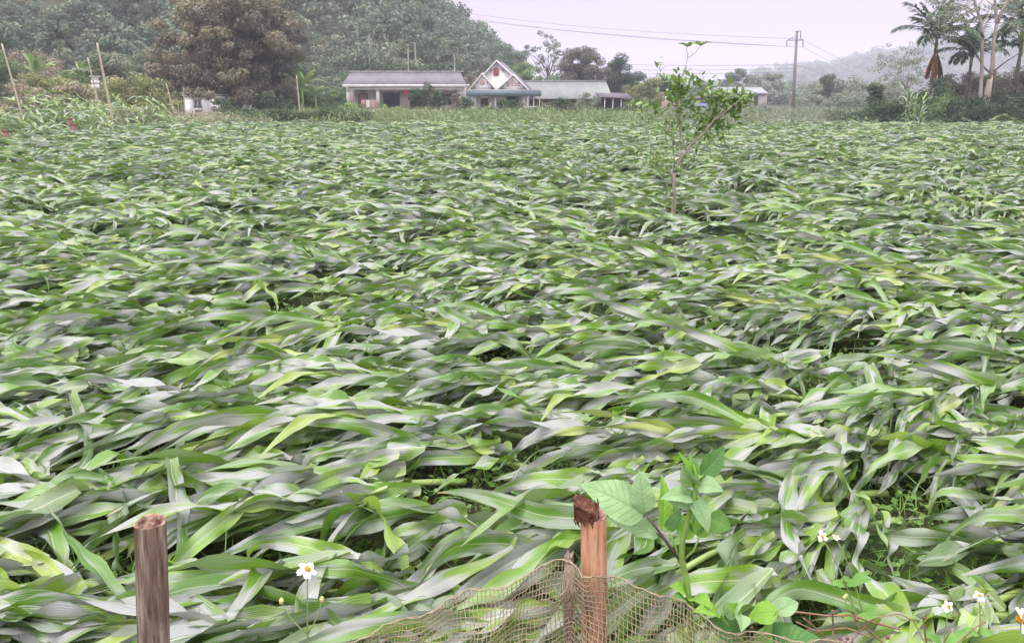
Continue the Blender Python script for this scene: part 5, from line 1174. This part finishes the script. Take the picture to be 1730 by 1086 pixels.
for k, (lab, x, Y, top, w, f, fr) in enumerate((('pale green bush at the left corner of the grey roofed house', 590, 62, 166, 40, 'f_light', .0), ('pale green bush just right of the left corner bush', 607, 63, 170, 30, 'f_green', .0), ('yellow green bush in front of the first dark doorway', 664, 64, 176, 44, 'f_light', -.1), ('wispy grey green willow like bush in front of the long house roof', 990, 66, 152, 46, 'f_grey', .02), ('rounded dark shrub in front of the right part of the gabled house porch', 884, 62, 172, 34, 'f_dark', -.1), ('low dark shrub in front of the plank wall right of its window', 968, 62, 172, 36, 'f_dark', -.1), ('low green shrub before the left part of the gabled house porch', 826, 63, 178, 34, 'f_green', -.1), ('dark bush right of the wispy bush at the shed', 1068, 70, 168, 50, 'f_dark', -.1), ('low dark bush behind the lowest branch of the citrus sapling', 1100, 72, 172, 44, 'f_dark', -.1))):
    tree('bush', lab, 'bush', x, 200, Y, top, w, f, 340+k, fr, 22, .13, 60, (.25, .42), trunk_r=.03)

M['f_weed'] = mat_foliage('foliage_weed', [(0, (.10, .15, .06)), (.5, (.20, .27, .12)), (1, (.34, .40, .21))], .3, .55, .35, .6)
# weeds and hedge between the field and the houses
def weed_mass(name, label, cat, X, Y, H, size, mat, seed, blades=.4, spread=.3):
    rng = rngof(seed); n = len(X); P = np.stack([X+rng.normal(0, spread, n), Y+rng.normal(0, spread, n), H*rng.random(n)**.7], -1); bl = rng.random(n) < blades
    D = rng.normal(0, 1, (n, 3))*np.where(bl[:, None], [.5, .5, .3], [1, 1, .5])+np.where(bl[:, None], [0, 0, .8], [0, 0, .1])
    V, Q = leaf_cards(P, D, size*np.where(bl, 2.2, 1)*rng.uniform(.6, 1.4, n), size*np.where(bl, .16, .6), rng, .08)
    tone = np.clip(.5+.28*np.sin(X*.9+Y*.4)+.2*np.sin(X*2.3-Y)+rng.normal(0, .12, n), 0, 1)
    return tag(obj(name, V, [Q], M[mat], None, dict(rnd=np.repeat(rng.random(n), 4), rnd2=np.repeat(tone, 4))), label, cat, kind='stuff')
rng = rngof(71); n = 34000; Y = rng.uniform(44, 64, n); X = rng.uniform(-16, 15, n); kp = (X > -Y*.36) & (X < Y*.19+1)
X, Y = X[kp], Y[kp]; Hh = .95*(.55+.45*np.sin(X*1.3+2*np.sin(Y*.6)))*(1-.4*np.clip((X-5)/8, 0, 1))
weed_mass('tall_weeds', 'strip of tall pale green weeds between the field and the houses', 'weeds', X, Y, Hh, .17, 'f_weed', 72)
n = 16000; X = rng.uniform(-17.5, -9, n); Y = 47+rng.uniform(0, 1.5, n)+.8*np.sin(X); weed_mass('hedge_plants', 'low dark hedge at the foot of the big tree and banana plants', 'hedge', X, Y, .85+.15*np.sin(X*2.1), .13, 'f_dark', 73, .1)
n = 26000; X = rng.uniform(-34, -14, n); Y = rng.uniform(44, 58, n); kp = (X > -Y*.72) & (X < -Y*.3); weed_mass('left_undergrowth', 'tangled undergrowth below the shrubs at left', 'weeds', X[kp], Y[kp], .5+.3*np.sin(X[kp]*1.1+Y[kp]), .15, 'f_scrub', 74)
n = 30000; Y = 45+50*rng.random(n)**1.2; X = rng.uniform(10, 44, n); kp = (X > Y*.17) & (X < Y*.47); weed_mass('far_crop', 'hazy grey green young crop in the far field around the power pole', 'crop', X[kp], Y[kp], .55+.15*np.sin(X[kp]*2+Y[kp]), .2, 'f_grey', 75, .75)
n = 22000; X = rng.uniform(20, 36, n); Y = rng.uniform(44.5, 50, n); weed_mass('right_undergrowth', 'dark undergrowth at the foot of the right thicket', 'weeds', X, Y, .8+.3*np.sin(X*1.7), .14, 'f_dark', 76, .15)
n = 16000; X = rng.uniform(-20, 24, n); Y = rng.uniform(64, 78, n); weed_mass('yard_grass', 'thin grass in the yards before the houses', 'grass', X, Y, .2+.1*np.sin(X+Y), .16, 'f_olive', 77, .6)

# ------------------------------------------------------------------ citrus sapling in the field
def citrus():
    Y = 9.7; b = at(1137, 366, Y); root = thing('citrus_sapling', 'young citrus tree with glossy leaves standing alone in the flattened field', 'tree', (b.x, Y, 0)); rng = rngof(1500)
    def w(x, y, dy=0): q = at(x, y, Y+dy); return np.array((q.x-b.x, q.y-Y, q.z))
    m = MB(); m.tube([w(1136, 385), w(1137, 360), w(1140, 335), w(1138, 310), w(1139, 292)], [.035, .03, .024, .021, .02], 10)
    br = []
    def lim(pts, r0, r1, d0=0, d1=0):
        P = np.array([w(x, y, d0+(d1-d0)*q/(len(pts)-1)) for q, (x, y) in enumerate(pts)]); t = np.linspace(0, 1, len(P)); tt = np.linspace(0, 1, 14); C = np.stack([np.interp(tt, t, P[:, k]) for k in range(3)], -1)+rng.normal(0, .004, (14, 3)); m.tube(C, np.linspace(r0, r1, 14), 7); br.append(C); return C
    lim([(1139, 294), (1150, 270), (1168, 245), (1190, 225), (1205, 205), (1222, 185)], .017, .006, 0, -.3); lim([(1150, 270), (1148, 250), (1150, 215), (1146, 170)], .012, .005, 0, .2); lim([(1160, 255), (1152, 232), (1143, 200), (1146, 150), (1145, 135)], .011, .004, 0, .1)
    lim([(1139, 294), (1138, 260), (1136, 235), (1132, 205)], .010, .004, 0, -.2); lim([(1138, 300), (1122, 280), (1108, 262), (1100, 250)], .008, .003, 0, .2); lim([(1136, 330), (1118, 300), (1105, 268), (1095, 230), (1086, 195)], .007, .003, 0, -.2)
    lim([(1143, 310), (1156, 290), (1165, 275), (1185, 255), (1205, 240)], .008, .003, 0, .3); lim([(1132, 225), (1120, 200), (1113, 175), (1112, 140), (1116, 105)], .008, .003, 0, 0); lim([(1146, 150), (1152, 130), (1162, 100), (1160, 85), (1161, 78)], .006, .003, .1, .1); lim([(1161, 100), (1175, 90), (1184, 76)], .004, .0025, .1, .1); lim([(1190, 225), (1200, 195), (1200, 165), (1188, 145)], .008, .003, -.1, -.1); lim([(1205, 205), (1225, 190), (1245, 172), (1256, 165)], .007, .003, -.2, -.2); lim([(1170, 242), (1178, 215), (1185, 195)], .006, .003, -.1, .3); lim([(1100, 200), (1088, 185), (1078, 180)], .004, .002, 0, 0)
    m.build('trunk', M['pale_bark'], root, True)
    P, D, LL = [], [], []
    def tuft(x, y, n, sp=.08, L=.10, dy=0, up=.3):
        c = w(x, y, dy)
        for _ in range(int(n*1.35)):
            P.append(c+rng.normal(0, sp*1.15, 3)*[1, 1, .8]); d = unit(rng.normal(0, 1, 3)+[0, 0, up]); D.append(d); LL.append(L*rng.uniform(.5, 1.05))
    for (x, y, n, sp, L) in ((1150, 135, 26, .07, .13), (1148, 155, 44, .09, .12), (1155, 172, 40, .08, .11), (1140, 165, 26, .07, .11), (1160, 190, 20, .08, .1), (1190, 140, 14, .06, .13), (1200, 160, 20, .08, .13), (1210, 180, 50, .10, .12), (1225, 175, 44, .09, .13), (1245, 168, 36, .07, .13), (1258, 172, 18, .05, .12), (1230, 195, 36, .09, .12), (1205, 205, 44, .10, .12), (1190, 195, 34, .08, .12), (1218, 215, 26, .08, .11), (1130, 210, 26, .09, .09), (1150, 222, 40, .12, .09), (1165, 232, 30, .12, .09), (1135, 235, 26, .10, .08), (1185, 232, 26, .10, .09), (1110, 205, 18, .08, .09), (1108, 262, 40, .08, .08), (1100, 275, 24, .07, .08), (1118, 272, 18, .08, .08), (1130, 275, 14, .08, .08), (1080, 178, 12, .05, .12), (1092, 180, 12, .05, .11), (1105, 182, 14, .05, .11), (1113, 150, 4, .05, .09), (1112, 118, 4, .03, .09), (1116, 106, 4, .02, .06), (1123, 130, 4, .04, .08), (1170, 140, 6, .05, .12), (1185, 135, 8, .05, .13), (1145, 288, 10, .08, .07), (1205, 232, 14, .08, .09), (1165, 262, 12, .1, .07)): tuft(x, y, n, sp, L, rng.uniform(-.2, .2))
    for (x, y) in ((1161, 80), (1185, 78)):
        c = w(x, y, .1)
        for q in range(5): P.append(c); a = q*1.25; D.append(unit(np.array([math.cos(a)*.9, math.sin(a)*.9, .45]))); LL.append(.13)
    P, D, LL = np.array(P), np.array(D), np.array(LL); n = len(P); s = unit(np.cross(D, np.array([0, 0, 1.0])+rng.normal(0, .45, (n, 3)))); N = np.cross(s, D)
    t = np.array([0, .3, .65, 1]); ww = np.array([.06, .42, .36, .02])*.5; dp = np.array([0, .03, .0, -.12])
    V = []
    for k in range(4):
        c = P+D*(LL*t[k])[:, None]+N*(LL*dp[k])[:, None]; V += [c+s*(LL*ww[k])[:, None]+N*(LL*.06)[:, None], c, c-s*(LL*ww[k])[:, None]+N*(LL*.06)[:, None]]
    V = np.stack(V, 1); q = np.array([(k*3+j, k*3+j+1, k*3+j+4, k*3+j+3) for k in range(3) for j in range(2)])
    obj('crown', V.reshape(-1, 3), [(q[None]+np.arange(n)[:, None, None]*12).reshape(-1, 4)], M['citrus_leaf'], root, dict(rnd=np.repeat(rng.random(n), 12), rnd2=np.repeat(rng.random(n), 12)))
M['citrus_leaf'] = mat_foliage('citrus_leaf', [(0, (.07, .15, .03)), (.4, (.15, .27, .05)), (.75, (.26, .39, .09)), (1, (.37, .46, .17))], .3, .32, .7, .4)
citrus()
# ------------------------------------------------------------------ haze
hb = NB('haze_air'); pv = hb.n('ShaderNodeVolumePrincipled'); pv.inputs['Color'].default_value = (.80, .82, 1, 1)
pv.inputs['Density'].default_value = 0.0009; pv.inputs['Anisotropy'].default_value = .1
hb.l(pv.outputs[0], hb.out.inputs['Volume'])
mb = MB(); mb.box(-950, 950, -200, 1050, -1, 62)
tag(mb.build('haze', hb.m), kind='stuff')
